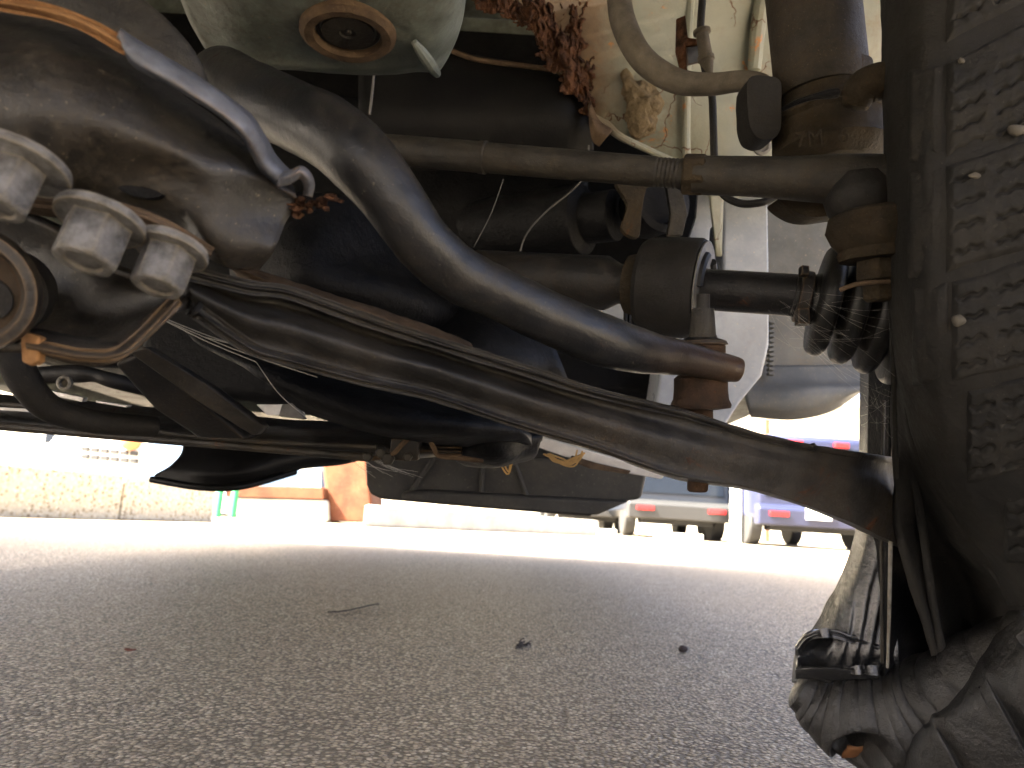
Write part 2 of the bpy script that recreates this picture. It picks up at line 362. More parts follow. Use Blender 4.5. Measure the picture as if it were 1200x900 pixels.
# ------------------------------------------------------------------ ground
def gridline(lo, hi, fine_lo, fine_hi, fine, coarse):
    xs = []; x = lo
    while x < hi: xs.append(x); x += fine if fine_lo <= x <= fine_hi else coarse
    xs.append(hi); return xs
bm = new()
xs = [-300, -60, -12, -4] + [(-2 + i * .03) for i in range(150)] + [4, 12, 60, 300]
ys = [-300, -40, -5, -1] + [(.2 + i * .025) for i in range(110)] + [4, 6, 12, 40, 600]
V = [[bm.verts.new((x, y, .0014 * noise.fractal(Vector((x * 14, y * 14, 0)), 1, 2, 3) if -2 < x < 2.5 and .2 < y < 2.9 else 0)) for x in xs] for y in ys]
for i in range(len(ys) - 1):
    for j in range(len(xs) - 1): bm.faces.new((V[i][j], V[i][j + 1], V[i + 1][j + 1], V[i + 1][j]))
gr = obj('ground', bm, M['asphalt'], kind='structure')

# ================================================================== THE CAR
car = thing('parked_car', (-.3, 1.6, 0), 'old pale green car seen from underneath, its rusty front suspension beside a flat tyre', 'car')
def part(name, bm, mat, **k): return obj(name, bm, M[mat], car, **k)

# ---- body shell (above the picture; it shades the ground)
XL, XR = -1.05, .42
bm = new(); poly3(bm, [(XL, .02, .78), (XL, .04, .82), (XL, .3, .86), (XL, 1.0, .92), (XL, 1.0, .88), (XL, .3, .83), (XL, .06, .79)], Vector((XR - XL, 0, 0)))
part('hood', bm, 'green_paint', bevel=.008)
bm = new(); poly3(bm, [(XL, .98, .42), (XL, 3.02, .42), (XL, 3.1, .6), (XL, 3.06, .95), (XL, 2.8, 1.46), (XL, 1.6, 1.5), (XL, 1.2, 1.0), (XL, 1.0, .9)], Vector((XR - XL, 0, 0)))
part('body', bm, 'green_paint', bevel=.02)
bm = new(); box(bm, ((XL + XR) / 2, 2.0, .40), (XR - XL - .1, 2.0, .03))
for x in (-.8, -.1): box(bm, (x, 2.0, .37), (.09, 1.96, .035))
part('floor_pan', bm, 'black_metal', bevel=.006)
bm = new(); poly3(bm, [(XL, -.28, .40), (XL, -.34, .46), (XL, -.34, .6), (XL, -.26, .78), (XL, .05, .83), (XL, .05, .80), (XL, -.24, .75), (XL, -.30, .58), (XL, -.30, .48), (XL, -.25, .41)], Vector((XR - XL, 0, 0)))
part('added_front_bumper', bm, 'green_paint', bevel=.008)  # out of view; added to hold back light from the front
bm = new(); poly3(bm, [(XL, 3.02, .40), (XL, 3.14, .41), (XL, 3.16, .6), (XL, 3.1, .64), (XL, 3.04, .5)], Vector((XR - XL, 0, 0)))
part('rear_bumper', bm, 'green_paint', bevel=.02)
for x in (XL + .02, XR - .1):
    bm = new(); box(bm, (x + .04, 2.0, .40), (.08, 1.96, .12)); part('door_sill', bm, 'green_paint', bevel=.012)
bm = new(); poly3(bm, [(XL, -.1, .45), (XL, -.1, .74), (XL, 1.0, .88), (XL, 1.0, .36), (XL, .75, .36), (XL, .72, .5), (XL, .55, .62), (XL, .3, .62), (XL, .14, .5), (XL, .1, .45)], Vector((.02, 0, 0)))
part('fender', bm, 'green_paint', bevel=.004)
bm = new(); poly3(bm, [(XR - .02, -.02, .6), (XR - .02, .02, .78), (XR - .02, 1.0, .88), (XR - .02, 1.0, .36), (XR - .02, .86, .36), (XR - .02, .82, .5), (XR - .02, .66, .66), (XR - .02, .3, .70), (XR - .02, .05, .6)], Vector((.02, 0, 0)))
part('fender', bm, 'green_paint', bevel=.004)
bm = new(); box(bm, (-.32, 1.0, .60), (1.42, .03, .5)); part('firewall', bm, 'engine')

# ---- front subframe bracket (top left)
bm = new()
loft(bm, [[(-60, -5, .235), (60, 20, .232), (140, 55, .23), (205, 105, .228), (290, 165, .232), (345, 218, .24)],
          [(-60, 60, .205), (60, 70, .203), (140, 95, .207), (205, 140, .213), (285, 190, .22), (347, 228, .236)],
          [(-60, 130, .196), (60, 130, .196), (135, 150, .2), (205, 175, .206), (265, 205, .214), (347, 240, .238)],
          [(-60, 190, .208), (60, 195, .206), (135, 200, .21), (205, 205, .212), (255, 235, .215), (335, 262, .236)],
          [(-60, 235, .232), (60, 235, .226), (140, 240, .22), (208, 252, .218), (250, 285, .218), (322, 292, .232)],
          [(-60, 245, .26), (60, 248, .25), (150, 262, .24), (215, 290, .235), (262, 315, .23), (305, 315, .238)]], 44, 60)
roughen(bm, .0012, 35)
part('subframe', bm, 'dusty_metal', solid=.0035)
bm = new()
loft(bm, [[(-60, -18, .222), (0, -6, .218), (60, 6, .213), (105, 22, .208), (146, 46, .206)],
          [(-60, -10, .214), (0, 2, .21), (60, 13, .207), (105, 30, .203), (146, 54, .202)],
          [(-60, 0, .218), (0, 10, .214), (60, 21, .21), (105, 38, .206), (143, 60, .205)]], 14, 40)
part('flange', bm, 'rust_edge', solid=.003, label='orange rusty edge of the subframe')
bm = new()
loft(bm, [[(142, 32, .212), (165, 48, .212), (205, 72, .212), (250, 100, .214), (292, 132, .218), (312, 158, .224), (324, 182, .23), (346, 204, .233)],
          [(141, 36, .203), (164, 53, .202), (205, 79, .202), (250, 107, .205), (288, 137, .209), (306, 162, .216), (318, 186, .222), (340, 206, .226)],
          [(143, 52, .201), (160, 72, .2), (205, 99, .2), (250, 127, .203), (282, 153, .207), (297, 174, .214), (309, 195, .22), (330, 216, .225)],
          [(146, 58, .205), (158, 78, .205), (205, 105, .206), (250, 133, .208), (279, 157, .213), (293, 178, .219), (305, 200, .225), (326, 221, .23)]], 20, 70)
roughen(bm, .0004, 80)
part('flange', bm, 'flange', solid=.003, label='blue grey worn flange with a bent end')
bm = new(); loft(bm, [[(328, 200, .226), (340, 199, .223), (353, 194, .222), (364, 202, .224), (369, 216, .228), (366, 232, .232)],
                      [(326, 208, .223), (340, 206, .220), (351, 201, .219), (359, 207, .221), (362, 218, .226), (360, 230, .23)],
                      [(324, 220, .225), (340, 216, .223), (350, 210, .222), (354, 213, .224), (356, 221, .228), (354, 229, .232)]], 14, 30); part('flange_curl', bm, 'flange', solid=.0025)
bm = new(); prism(bm, [(138, 220, .2115), (152, 217, .2112), (176, 221, .2115), (190, 228, .2125), (176, 232, .2125), (152, 228, .212)], FW * .006, 30); part('slot', bm, 'engine')
bm = new()
loft(bm, [[(118, -40, .24), (150, -15, .238), (195, 22, .238), (228, 60, .24), (246, 100, .244)],
          [(60, -30, .236), (110, 0, .234), (165, 42, .234), (205, 72, .236), (238, 108, .24)],
          [(20, -10, .236), (90, 18, .234), (150, 58, .234), (195, 88, .236), (230, 122, .24)]], 14, 30)
part('upper_sheet', bm, 'rod_metal', solid=.003)
bm = new()
rgf = random.Random(8)
for i in range(26):
    k_ = rgf.random(); u, v = 322 + 78 * k_ + rgf.uniform(-5, 5), 246 - 14 * k_ + rgf.uniform(-9, 9); z_ = rgf.uniform(3, 7) * (1.2 - k_ * .6)
    prism(bm, [(u + z_ * 1.5 * math.cos(q_ * 1.05) * rgf.uniform(.5, 1.2), v + z_ * math.sin(q_ * 1.05) * rgf.uniform(.5, 1.2), .237 + rgf.uniform(-.002, .004)) for q_ in range(6)], (FW + RT * rgf.uniform(-.5, .5)) * .002)
part('rust_flake', bm, 'rust', bevel=.0005, label='ragged rust at the end of the subframe')

# ---- bolts with washers, plate below
AX = (-UPV + RT * -.16 + FW * -.42).normalized()
HX = (RT * math.cos(R(14)) + FW * math.sin(R(14)))
def hexbolt(u, v, d, wpx, hpx, label, wr=1.36, dv=0):
    c = U(u, v, d); r = wpx * d / F / 2 / .93; h = hpx * d / F
    bm = new(); lathe(bm, c, AX, [(0, r), (h * .82, r), (h * .95, r * .93), (h, r * .84), (h * 1.0, r * .6), (h * .93, r * .52), (h * .93, 0)], 6 * 6, x=HX)
    for vv in bm.verts:                                    # turn the round into a hexagon
        q = vv.co - c; s = q.dot(AX); q2 = q - AX * s; rr = q2.length
        if rr > r * .7:
            x_ = (HX - AX * HX.dot(AX)).normalized(); y_ = AX.cross(x_)
            t = math.atan2(q2.dot(y_), q2.dot(x_)) + R(.001); k = (t % R(60)) - R(30)
            lim = r * .868 / math.cos(k)
            vv.co = c + AX * s + q2.normalized() * min(rr, lim)
    roughen(bm, .0002, 400)
    b = part('bolt', bm, 'zinc', label=label, sharp=25, bevel=.0006)
    bm = new(); lathe(bm, c + AX * .0002, -AX, [(0, r * wr), (.0012, r * wr * 1.02), (.0026, r * wr * .98), (.0028, 0)], 40)
    roughen(bm, .0002, 200)
    obj('washer', bm, M['zinc'], b)
hexbolt(20, 196, .19, 62, 60, 'bolt head cut by the left edge', wr=1.7)
hexbolt(117, 262, .2, 69, 54, 'large worn bolt head in the middle of the three')
hexbolt(199, 296, .212, 58, 48, 'bolt head nearest the control arm')
bm = new()
loft(bm, [[(-60, 212, .215), (50, 226, .212), (130, 234, .21), (195, 256, .212), (250, 293, .22)],
          [(-60, 222, .207), (50, 236, .205), (130, 245, .204), (195, 268, .207), (247, 300, .216)],
          [(-60, 236, .225), (40, 252, .222), (120, 262, .22), (185, 284, .222), (240, 305, .228)]], 12, 40)
part('bolt_plate', bm, 'brown_edge', solid=.003)
# ---- lower bracket cup with the round hole
bm = new()
loft(bm, [[(-60, 225, .232), (50, 262, .232), (100, 300, .232), (150, 325, .232), (228, 338, .234)],
          [(-60, 285, .24), (60, 300, .238), (110, 332, .238), (160, 342, .238), (222, 345, .234)],
          [(-60, 350, .236), (62, 350, .236), (100, 368, .238), (150, 368, .237), (214, 352, .232)],
          [(-60, 385, .225), (50, 388, .224), (95, 396, .226), (140, 388, .229), (207, 352, .23)],
          [(-60, 400, .21), (40, 403, .21), (92, 416, .212), (136, 412, .218), (202, 354, .228)]], 36, 44)
part('lower_bracket', bm, 'dusty_metal', solid=.003)
bm = new()
loft(bm, [[(30, 384, .216), (60, 388, .214), (95, 394, .214), (130, 392, .217), (158, 376, .22), (205, 344, .226)],
          [(30, 404, .206), (60, 410, .205), (95, 417, .206), (135, 416, .209), (166, 395, .215), (210, 350, .224)],
          [(32, 412, .21), (60, 416, .209), (95, 422, .21), (138, 420, .213), (170, 398, .218), (212, 353, .227)]], 12, 40)
part('bracket_lip', bm, 'dusty_metal', solid=.003)
bm = new(); prism(bm, [(22, 388, .207), (46, 394, .206), (44, 424, .207), (36, 429, .208), (24, 424, .208)], FW * .004); part('tab', bm, 'rust_edge', bevel=.001)
c = U(-34, 338, .2)
bm = new(); lathe(bm, c, (-FW + RT * .35 - UPV * .25), [(0, .0125), (.004, .0125), (.0055, .0138), (.005, .0165), (.0015, .0172), (0, .0165)], 48); part('hole_rim', bm, 'dusty_metal')
bm = new(); lathe(bm, c + FW * .012, (-FW + RT * .35 - UPV * .25), [(-.01, .012), (.002, .012), (.004, .006), (.012, .0058), (.012, 0)], 32); part('bushing', bm, 'rubber')

# ---- pale green mount, upper middle
bm = new()
def md(v): return .1836 / ((450 - v) / F + .14)
loft(bm, [[(190, -60, md(-60) + .02), (290, -60, md(-60)), (400, -60, md(-60)), (480, -60, md(-60)), (536, -60, md(-60) + .01), (552, -60, md(-60) + .03)],
          [(215, 10, md(10) + .015), (290, 10, md(10)), (400, 5, md(5)), (475, 5, md(5)), (528, 5, md(5) + .008), (547, 0, md(0) + .03)],
          [(235, 50, md(50) + .01), (295, 45, md(45)), (400, 40, md(40)), (470, 38, md(38)), (518, 40, md(40) + .005), (539, 35, md(35) + .025)],
          [(255, 80, md(80)), (305, 68, md(68)), (400, 70, md(70)), (462, 68, md(68)), (500, 66, md(66)), (528, 62, md(62) + .02)],
          [(262, 96, md(96)), (315, 80, md(80)), (400, 84, md(84)), (458, 84, md(84)), (492, 80, md(80)), (518, 80, md(80) + .01)],
          [(272, 100, md(100) + .014), (322, 82, md(82) + .016), (400, 88, md(88) + .016), (456, 88, md(88) + .016), (488, 84, md(84) + .014), (512, 86, md(86) + .014)]], 40, 60)
bm.normal_update()
for v_ in bm.verts:
    v_.co += v_.normal * .0009 * noise.fractal(v_.co * 30, 1, 2, 3)
mount = part('engine_mount', bm, 'green_paint', solid=.003, label='pale green mount with a rubber bush')
bm = new(); tube(bm, [(486, 50, .302, 4), (496, 64, .308, 7), (506, 78, .316, 7), (512, 86, .325, 5)], 14, 10); obj('fold', bm, M['green_paint'], mount)
nrm = (-FW * .14 - UPV * .99).normalized()
c = U(408, 38, .2985)
bm = new(); lathe(bm, c, nrm, [(-.006, .0195), (.001, .019), (.0028, .017), (.0025, .0135), (-.002, .0128), (-.0022, .0110)], 48); obj('bush_ring', bm, M['brown_edge'], mount)
bm = new(); lathe(bm, c, nrm, [(-.004, .0128), (-.0005, .0126), (-.0005, .0112), (-.002, .0110)], 48); obj('rubber_ring', bm, M['rubber'], mount)
bm = new(); lathe(bm, c, nrm, [(-.004, .0109), (.0006, .0104), (.0006, .0034), (-.0002, .003), (-.0002, .0016), (.0006, .001), (.0006, 0)], 40); obj('pin', bm, M['rod_metal'], mount)

# ---- stabilizer bar
bm = new()
tube(bm, [(262, 92, .31, 36), (300, 116, .285, 40), (345, 136, .268, 41), (385, 156, .255, 42), (425, 190, .248, 42), (460, 234, .248, 37), (494, 282, .252, 35), (535, 319, .262, 33),
          (590, 347, .275, 31), (650, 375, .288, 31), (710, 400, .3, 30), (760, 413, .318, 25), (800, 420, .330, 20), (835, 427, .338, 17), (852, 431, .341, 16), (861, 433, .342, 15)], 110, 32, up=Vector((0, 0, 1)))
roughen(bm, .0005, 60)
part('stabilizer_bar', bm, 'bar_metal', label='black bent stabilizer bar, rusty at its outer end')
# ---- drop link through the bar end
bm = new(); lathe(bm, U(824, 345, .352), -UPV, [(0, .0031), (.012, .0031), (.0125, .004), (.022, .004), (.0225, .0031), (.085, .003)], 20)
lk = part('drop_link', bm, 'rod_metal')
def linkpiece(name, v0, prof, mat):                        # profile in px around the link axis at u = 825
    k = .352 / F; bm = new(); lathe(bm, U(824 - (v0 - 345) * .03, v0, .352), -UPV, [(a_ * k, b_ * k) for a_, b_ in prof], 36); roughen(bm, .0002, 150)
    obj(name, bm, M[mat], lk)
linkpiece('nut', 362, [(0, 13), (10, 14), (30, 15), (34, 17), (37, 16)], 'rod_metal')
linkpiece('washer', 396, [(0, 18), (4, 28), (8, 30), (9, 27), (6, 10)], 'black_metal')
linkpiece('bushing', 402, [(0, 24), (4, 27), (14, 27), (18, 24), (22, 20)], 'rust_bush')
linkpiece('bushing', 438, [(0, 24), (6, 31), (20, 31), (30, 32), (36, 35), (40, 34), (42, 20)], 'rust_bush')
linkpiece('sleeve', 470, [(0, 15), (50, 15)], 'rust_bush')
linkpiece('washer', 545, [(0, 28), (12, 30), (15, 28), (17, 12)], 'black_metal')
linkpiece('nut', 560, [(0, 12), (14, 12), (16, 10)], 'rust_bush')

# ---- lower control arm
Z = (0, 0)
S = [((t_[0], t_[1]), Z, Z, Z, (b_[0], b_[1]), d_) for t_, b_, d_ in [((220, 318), (226, 363), .232), ((290, 335), (292, 409), .245), ((340, 342), (338, 424), .254), ((430, 374), (424, 447), .268), ((520, 403), (512, 467), .282),
     ((610, 431), (602, 497), .296), ((700, 459), (694, 524), .310), ((800, 482), (792, 558), .326), ((900, 511), (888, 574), .343), ((1000, 529), (985, 607), .372), ((1060, 537), (1050, 637), .408), ((1130, 540), (1128, 668), .44)]]
off = (.004, .014, -.002, .0, .006)
PROF = cr([Vector(q_ + (0,)) for q_ in [(-.08, .03), (-.03, .010), (0, .0), (.05, .0012), (.11, .008), (.24, .0095), (.36, .0005), (.46, -.0045), (.60, -.004), (.78, .0005), (.90, .0012), (.97, -.001), (1.0, .002), (1.03, .02), (1.05, .045)]], 70)
st_ = cr([Vector((q[0][0], q[0][1], q[4][0])) for q in S], 150)
st2 = cr([Vector((q[4][1], q[5], 0)) for q in S], 150)
rows = []
for q, q2 in zip(st_, st2):
    u0, v0, u1, v1, d = q.x, q.y, q.z, q2.x, q2.y
    f = 1 - .75 * max(0, min(1, (u0 - 620) / 260)); end = max(0, 1 - (u0 - 220) / 70)
    r = []
    for ta, da, _ in PROF:
        ng = max(.3, min(1, 1 - (u0 - 820) / 120)); tt = ta * f * ng if ta < 0 else ta
        r.append(U(u0 + (u1 - u0) * tt, v0 + (v1 - v0) * tt, d + (da * f if ta <= 1 else da) * (1 - .5 * end) * (ng if ta < 0 else 1)))
    rows.append(r)
bm = new(); sheet(bm, rows); roughen(bm, .0004, 60)
arm = part('control_arm', bm, 'arm_metal', solid=.003, label='worn stamped lower control arm')
bm = new()
loft(bm, [[(275, 303, .300), (330, 325, .303), (420, 354, .311), (500, 381, .322), (552, 402, .333)],
          [(272, 313, .293), (330, 336, .296), (420, 366, .305), (500, 392, .316), (556, 411, .326)],
          [(278, 327, .305), (335, 350, .308), (425, 380, .317), (505, 405, .325), (560, 421, .333)]], 14, 40)
roughen(bm, .001, 90)
obj('rear_flange', bm, M['brown_edge'], arm, solid=.0025, label='rust brown rear flange of the control arm')
# ---- bolt through the inboard end
# ---- tie rod, sleeve and ball joint
p0, p1 = U(440, 174, .43), U(800, 204, .385)
ax = p1 - p0; L = ax.length
bm = new(); lathe(bm, p0, ax, [(0, .0086), (L * .36, .0086), (L * .365, .0091), (L * .385, .0091), (L * .39, .0083), (L * .92, .0078)] + [(L * (.92 + i * .006), .0078 - (i % 2) * .0005) for i in range(13)] + [(L, .0080)], 28)
tr = part('tie_rod', bm, 'rod_metal')
p2 = U(812, 205, .384); p3 = U(1060, 212, .358); ax2 = p3 - p1
bm = new(); lathe(bm, U(802, 204, .385), ax2, [(-.001, .0095), (0, .0108), (.0095, .0108), (.0105, .0098)], 6, x=UPV); obj('lock_nut', bm, M['knuckle'], tr, bevel=.0007)
bm = new(); lathe(bm, p2, ax2, [(0, .0098), (.002, .0099), (.03, .0100), (.045, .0104), (.055, .0111), (.07, .0120), (.11, .0128)], 32); roughen(bm, .0004, 90)
obj('rod_end', bm, M['rod_metal'], tr)
dn = (-UPV + RT * .05).normalized()
bm = new(); lathe(bm, U(1006, 205, .362), dn, [(0, .012), (.006, .0155), (.012, .0165), (.018, .015), (.022, .012)], 32); obj('ball_boot', bm, M['rubber'], tr)
bm = new(); prism(bm, [(914, 232, .385), (945, 226, .38), (995, 228, .375), (1040, 232, .37), (1040, 246, .37), (990, 250, .376), (958, 254, .38), (934, 249, .385)], FW * .02, 40); obj('dust_shield', bm, M['knuckle'], tr, bevel=.001)
bm = new()
k = .352 / F; lathe(bm, U(1028, 246, .352), dn, [(a_ * k, b_ * k) for a_, b_ in [(0, 40), (6, 54), (22, 58), (36, 52), (46, 44), (50, 46), (58, 45), (60, 28)]], 40); roughen(bm, .0003, 120)
part('steering_arm', bm, 'knuckle')
bm = new(); lathe(bm, U(1030, 298, .35), dn, [(0, .0108), (.012, .0112), (.0125, .0085), (.021, .0085), (.022, .007), (.022, 0)], 6, x=RT); cn = part('castle_nut', bm, 'knuckle', bevel=.0006)
bm = new(); wire(bm, [(984, 340, .342), (1000, 334, .34), (1020, 331, .339), (1042, 330, .34)], .0011, 14, 8); obj('cotter_pin', bm, M['brown_edge'], cn)

# ---- strut and knuckle
ax = (U(962, 95, .42) - U(946, -60, .43)); 
bm = new(); lathe(bm, U(946, -60, .425), ax, [(-.05, .0255), (.09, .0248)], 40); roughen(bm, .0004, 60)
st = part('strut', bm, 'strut')
o = U(964, 88, .418); k = .418 / F
bm = new(); lathe(bm, o, ax, [(a_ * k, b_ * k) for a_, b_ in [(0, 50), (3, 54), (30, 54), (42, 57), (46, 60), (56, 66), (60, 66), (64, 62), (90, 63), (96, 66), (100, 60), (110, 40)]], 56); roughen(bm, .0008, 70)
kn = part('knuckle', bm, 'knuckle', label='dusty brown cast knuckle with raised numbers')
bm = new(); tube(bm, [(918, 128, .372, 2.5), (935, 119, .364, 3.5), (955, 113, .36, 4), (972, 110, .359, 6), (980, 109, .359, 6)], 20, 10); obj('slot', bm, M['engine'], kn)
bm = new(); tube(bm, [(1004, 120, .37, 16), (1010, 104, .368, 20), (1030, 96, .367, 22), (1060, 92, .366, 22)], 16, 20); obj('lug', bm, M['knuckle'], kn)
def text_mesh(s, size, depth):
    cu = bpy.data.curves.new('t', 'FONT'); cu.body = s; cu.size = size; cu.extrude = depth; cu.align_x = 'CENTER'
    to = bpy.data.objects.new('t', cu); COL.objects.link(to)
    dg = bpy.context.evaluated_depsgraph_get(); me = bpy.data.meshes.new_from_object(to.evaluated_get(dg))
    bpy.data.objects.remove(to); return me
me = text_mesh('7M  6', .0115, .0004)
bm = new(); bm.from_mesh(me)
mt = Matrix.Translation(U(964, 170, .3695)) @ (ROT @ Matrix.Rotation(R(7), 3, 'Z')).to_4x4()
bmesh.ops.transform(bm, matrix=mt, verts=bm.verts[:]); obj('raised_number', bm, M['knuckle'], kn)
bm = new(); prism(bm, [(878, 92, .40), (905, 90, .398), (916, 104, .398), (914, 152, .398), (900, 163, .398), (884, 158, .4), (877, 135, .4)], FW * .02, 40); roughen(bm, .0012, 60); part('hose_block', bm, 'rubber', bevel=.003)

# ---- brake hose and sensor cable
bm = new(); tube(bm, [(700, -60, .50, 14), (722, -20, .49, 14), (730, 25, .475, 15), (752, 68, .46, 15), (790, 94, .45, 14.5), (830, 99, .44, 13), (868, 95, .42, 12), (890, 98, .41, 12), (900, 106, .405, 12)], 60, 18)
part('brake_hose', bm, 'hose')
bm = new(); tube(bm, [(824, -40, .5, 4.5), (823, 0, .5, 4.5), (821, 40, .5, 4.5), (826, 80, .498, 4.5), (834, 110, .495, 4.5), (836, 150, .492, 4.5), (838, 200, .49, 4.5), (846, 226, .49, 4.5), (866, 238, .485, 4.5), (888, 238, .48, 4.5), (906, 232, .48, 4.5), (930, 215, .48, 4.5)], 70, 10)
cb = part('sensor_cable', bm, 'rubber')
bm = new(); lathe(bm, U(822, 34, .5), U(831, 92, .497) - U(822, 34, .5), [(0, .004), (.001, .0058), (.003, .0058), (.004, .0042), (.019, .0046), (.0195, .0056), (.022, .0056), (.0225, .0048), (.032, .003)], 20); obj('grommet', bm, M['hose'], cb)
bm = new(); prism(bm, [(793, 22, .51), (803, 18, .505), (806, 44, .503), (818, 46, .5), (818, 52, .5), (804, 54, .503), (805, 78, .505), (806, 88, .51), (798, 84, .51), (792, 60, .51)], FW * .002)
obj('clip', bm, M['rust'], cb)
bm = new(); prism(bm, [(804, 52, .506), (820, 52, .503), (822, 72, .503), (806, 76, .506)], FW * .002); obj('clip_plate', bm, M['flange'], cb)

# ---- inner fender, rusted through at its inboard edge
DEPTH = lambda u: .585 + max(0, (u - 700)) * .0001 - max(0, 700 - u) * .00022
rng = random.Random(3)
ragged = [(562, -60), (562, 0), (572, 14), (590, 12), (604, 22), (612, 20), (628, 40), (634, 54), (640, 58), (648, 78), (662, 88), (668, 104), (684, 112), (690, 128), (696, 138)]
edge = ragged + [(705, 142), (716, 150), (724, 160), (740, 164), (765, 178), (790, 190), (822, 204), (832, 230), (840, 300), (846, 300), (848, 235), (905, 225), (960, 215), (1080, 200), (1100, -60)]
def inset_panel(bm):
    # dense sheet, cut by the outline: keep the cells whose centre falls inside
    from mathutils.geometry import tessellate_polygon
    P = [Vector((x, y, DEPTH(x))) for x, y in edge]
    a_ = [bm.verts.new(U(*p)) for p in P]
    tri = tessellate_polygon([[Vector((x, y, 0)) for x, y in edge]])
    for t in tri: bm.faces.new([a_[i] for i in t])
    bmesh.ops.subdivide_edges(bm, edges=bm.edges[:], cuts=3, use_grid_fill=True)
    bmesh.ops.triangulate(bm, faces=bm.faces[:])
    bm.normal_update(); faceto(bm, bm.faces[:])
bm = new(); inset_panel(bm)
inf = part('inner_fender', bm, 'cream_paint', solid=.0025, label='cream inner fender, rusted through at its inboard edge')
# pressed creases and folded lower edge
bm = new(); tube(bm, [(697, 138, .585, 4), (712, 147, .583, 5), (727, 160, .58, 4.5), (765, 178, .585, 4), (800, 194, .588, 4), (826, 208, .588, 4)], 40, 10); obj('folded_edge', bm, M['cream_paint'], inf)
bm = new(); tube(bm, [(812, -50, .592, 6), (806, 60, .59, 5), (804, 160, .59, 5), (806, 195, .59, 5)], 30, 10); obj('crease', bm, M['cream_paint'], inf)
bm = new(); tube(bm, [(905, -50, .598, 9), (890, 20, .596, 9), (884, 80, .596, 8)], 20, 10); obj('crease', bm, M['cream_paint'], inf)
bm = new()                                               # torn rust: layered flakes along the ragged edge
def flake(u, v, s, el, ang, d):
    n = rng.randint(6, 9); P = []
    for i in range(n):
        t = 2 * math.pi * i / n; r = s * rng.uniform(.55, 1.15)
        x, y = r * math.cos(t), r * el * math.sin(t)
        P.append((u + x * math.cos(ang) - y * math.sin(ang), v + x * math.sin(ang) + y * math.cos(ang), d + rng.uniform(-.004, .004)))
    prism(bm, P, (FW + RT * rng.uniform(-.4, .4) + UPV * rng.uniform(-.4, .4)) * .0015)
def edge_u(v):
    v = max(-60, min(138, v))
    for (u0, v0), (u1, v1) in zip(ragged, ragged[1:]):
        if v0 <= v <= v1 and v1 > v0: return u0 + (u1 - u0) * (v - v0) / (v1 - v0)
    return 600
cell = {}
step = 1.15
def rv(i, j):
    if (i, j) not in cell:
        u, v = 540 + i * step, -62 + j * step
        p = Vector((u * .05, v * .022, 1))
        n1 = noise.fractal(p, 1, 2, 5); n2 = abs(noise.fractal(Vector((u * .11, v * .05, 5)), 1, 2, 4))
        d = DEPTH(u) - .004 - max(-.002, .006 * n1 + .008 * n2)
        cell[(i, j)] = bm.verts.new(U(u + 3 * noise.noise(Vector((u * .1, v * .1, 3))), v + 3 * noise.noise(Vector((u * .1, v * .1, 8))), d))
    return cell[(i, j)]
for i in range(160):
    for j in range(182):
        u, v = 540 + i * step, -62 + j * step
        jag = 13 * noise.fractal(Vector((u * .02, v * .09, 2)), 1, 2, 4) + 5 * noise.noise(Vector((v * .3, 0, 4)))
        left = edge_u(v) - 8 + jag
        wd = 118 if v < 50 else max(14, 118 - (v - 50) * 1.2)
        right = min(edge_u(v) + wd, 690) + 16 * noise.fractal(Vector((u * .05, v * .05, 9)), 1, 2, 4)
        hole = noise.fractal(Vector((u * .045, v * .018, 20)), 1, 2, 4)
        if left < u < right and hole < .8 - .5 * max(0, (u - right + 30) / 60): bm.faces.new((rv(i, j), rv(i + 1, j), rv(i + 1, j + 1), rv(i, j + 1)))
faceto(bm, bm.faces[:])
obj('rust_flake', bm, M['rust'], inf, sharp=60, solid=.0012, label='torn flaking rust at the hole in the inner fender')
bm = new(); loft(bm, [[(692, 118, .575), (702, 140, .573), (718, 152, .572)], [(690, 130, .57), (698, 150, .566), (712, 160, .568)], [(690, 145, .575), (694, 165, .572), (702, 172, .575)]], 14, 14); obj('torn_tongue', bm, M['brown_edge'], inf, solid=.002)
bm = new(); lathe(bm, U(892, 172, .575), -FW, [(0, .007), (.003, .007), (.0035, .005), (.0015, .0035), (.0015, 0)], 24); obj('screw', bm, M['grey_face'], inf)
# dried mud on the fender
bm = new()
P = [(734, 82), (745, 92), (764, 100), (774, 112), (775, 128), (768, 138), (766, 152), (750, 164), (738, 156), (734, 140), (732, 118), (728, 98)]
bmesh.ops.create_icosphere(bm, subdivisions=5, radius=1)
cc = cr([(x, y, 0) for x, y in P], 72, True)
for v_ in bm.verts:
    t = math.atan2(v_.co.y, v_.co.x); best = None
    x, y, z = v_.co; rad = math.hypot(x, y)
    dirv = Vector((x, y)).normalized() if rad > 1e-6 else Vector((1, 0))
    lim = min(cc, key=lambda q: -((Vector((q.x - 752, q.y - 124)).normalized()).dot(Vector((dirv.x, dirv.y)))))
    ll = math.hypot(lim.x - 752, lim.y - 124)
    v_.co = U(752 + dirv.x * rad * ll, 124 + dirv.y * rad * ll, DEPTH(752) - .003 - z * .016)
roughen(bm, .0035, 130)
mud = obj('mud_clump', bm, M['mud']); tag(mud, 'clump of dried mud stuck on the cream inner fender beside the hose', 'mud clump')

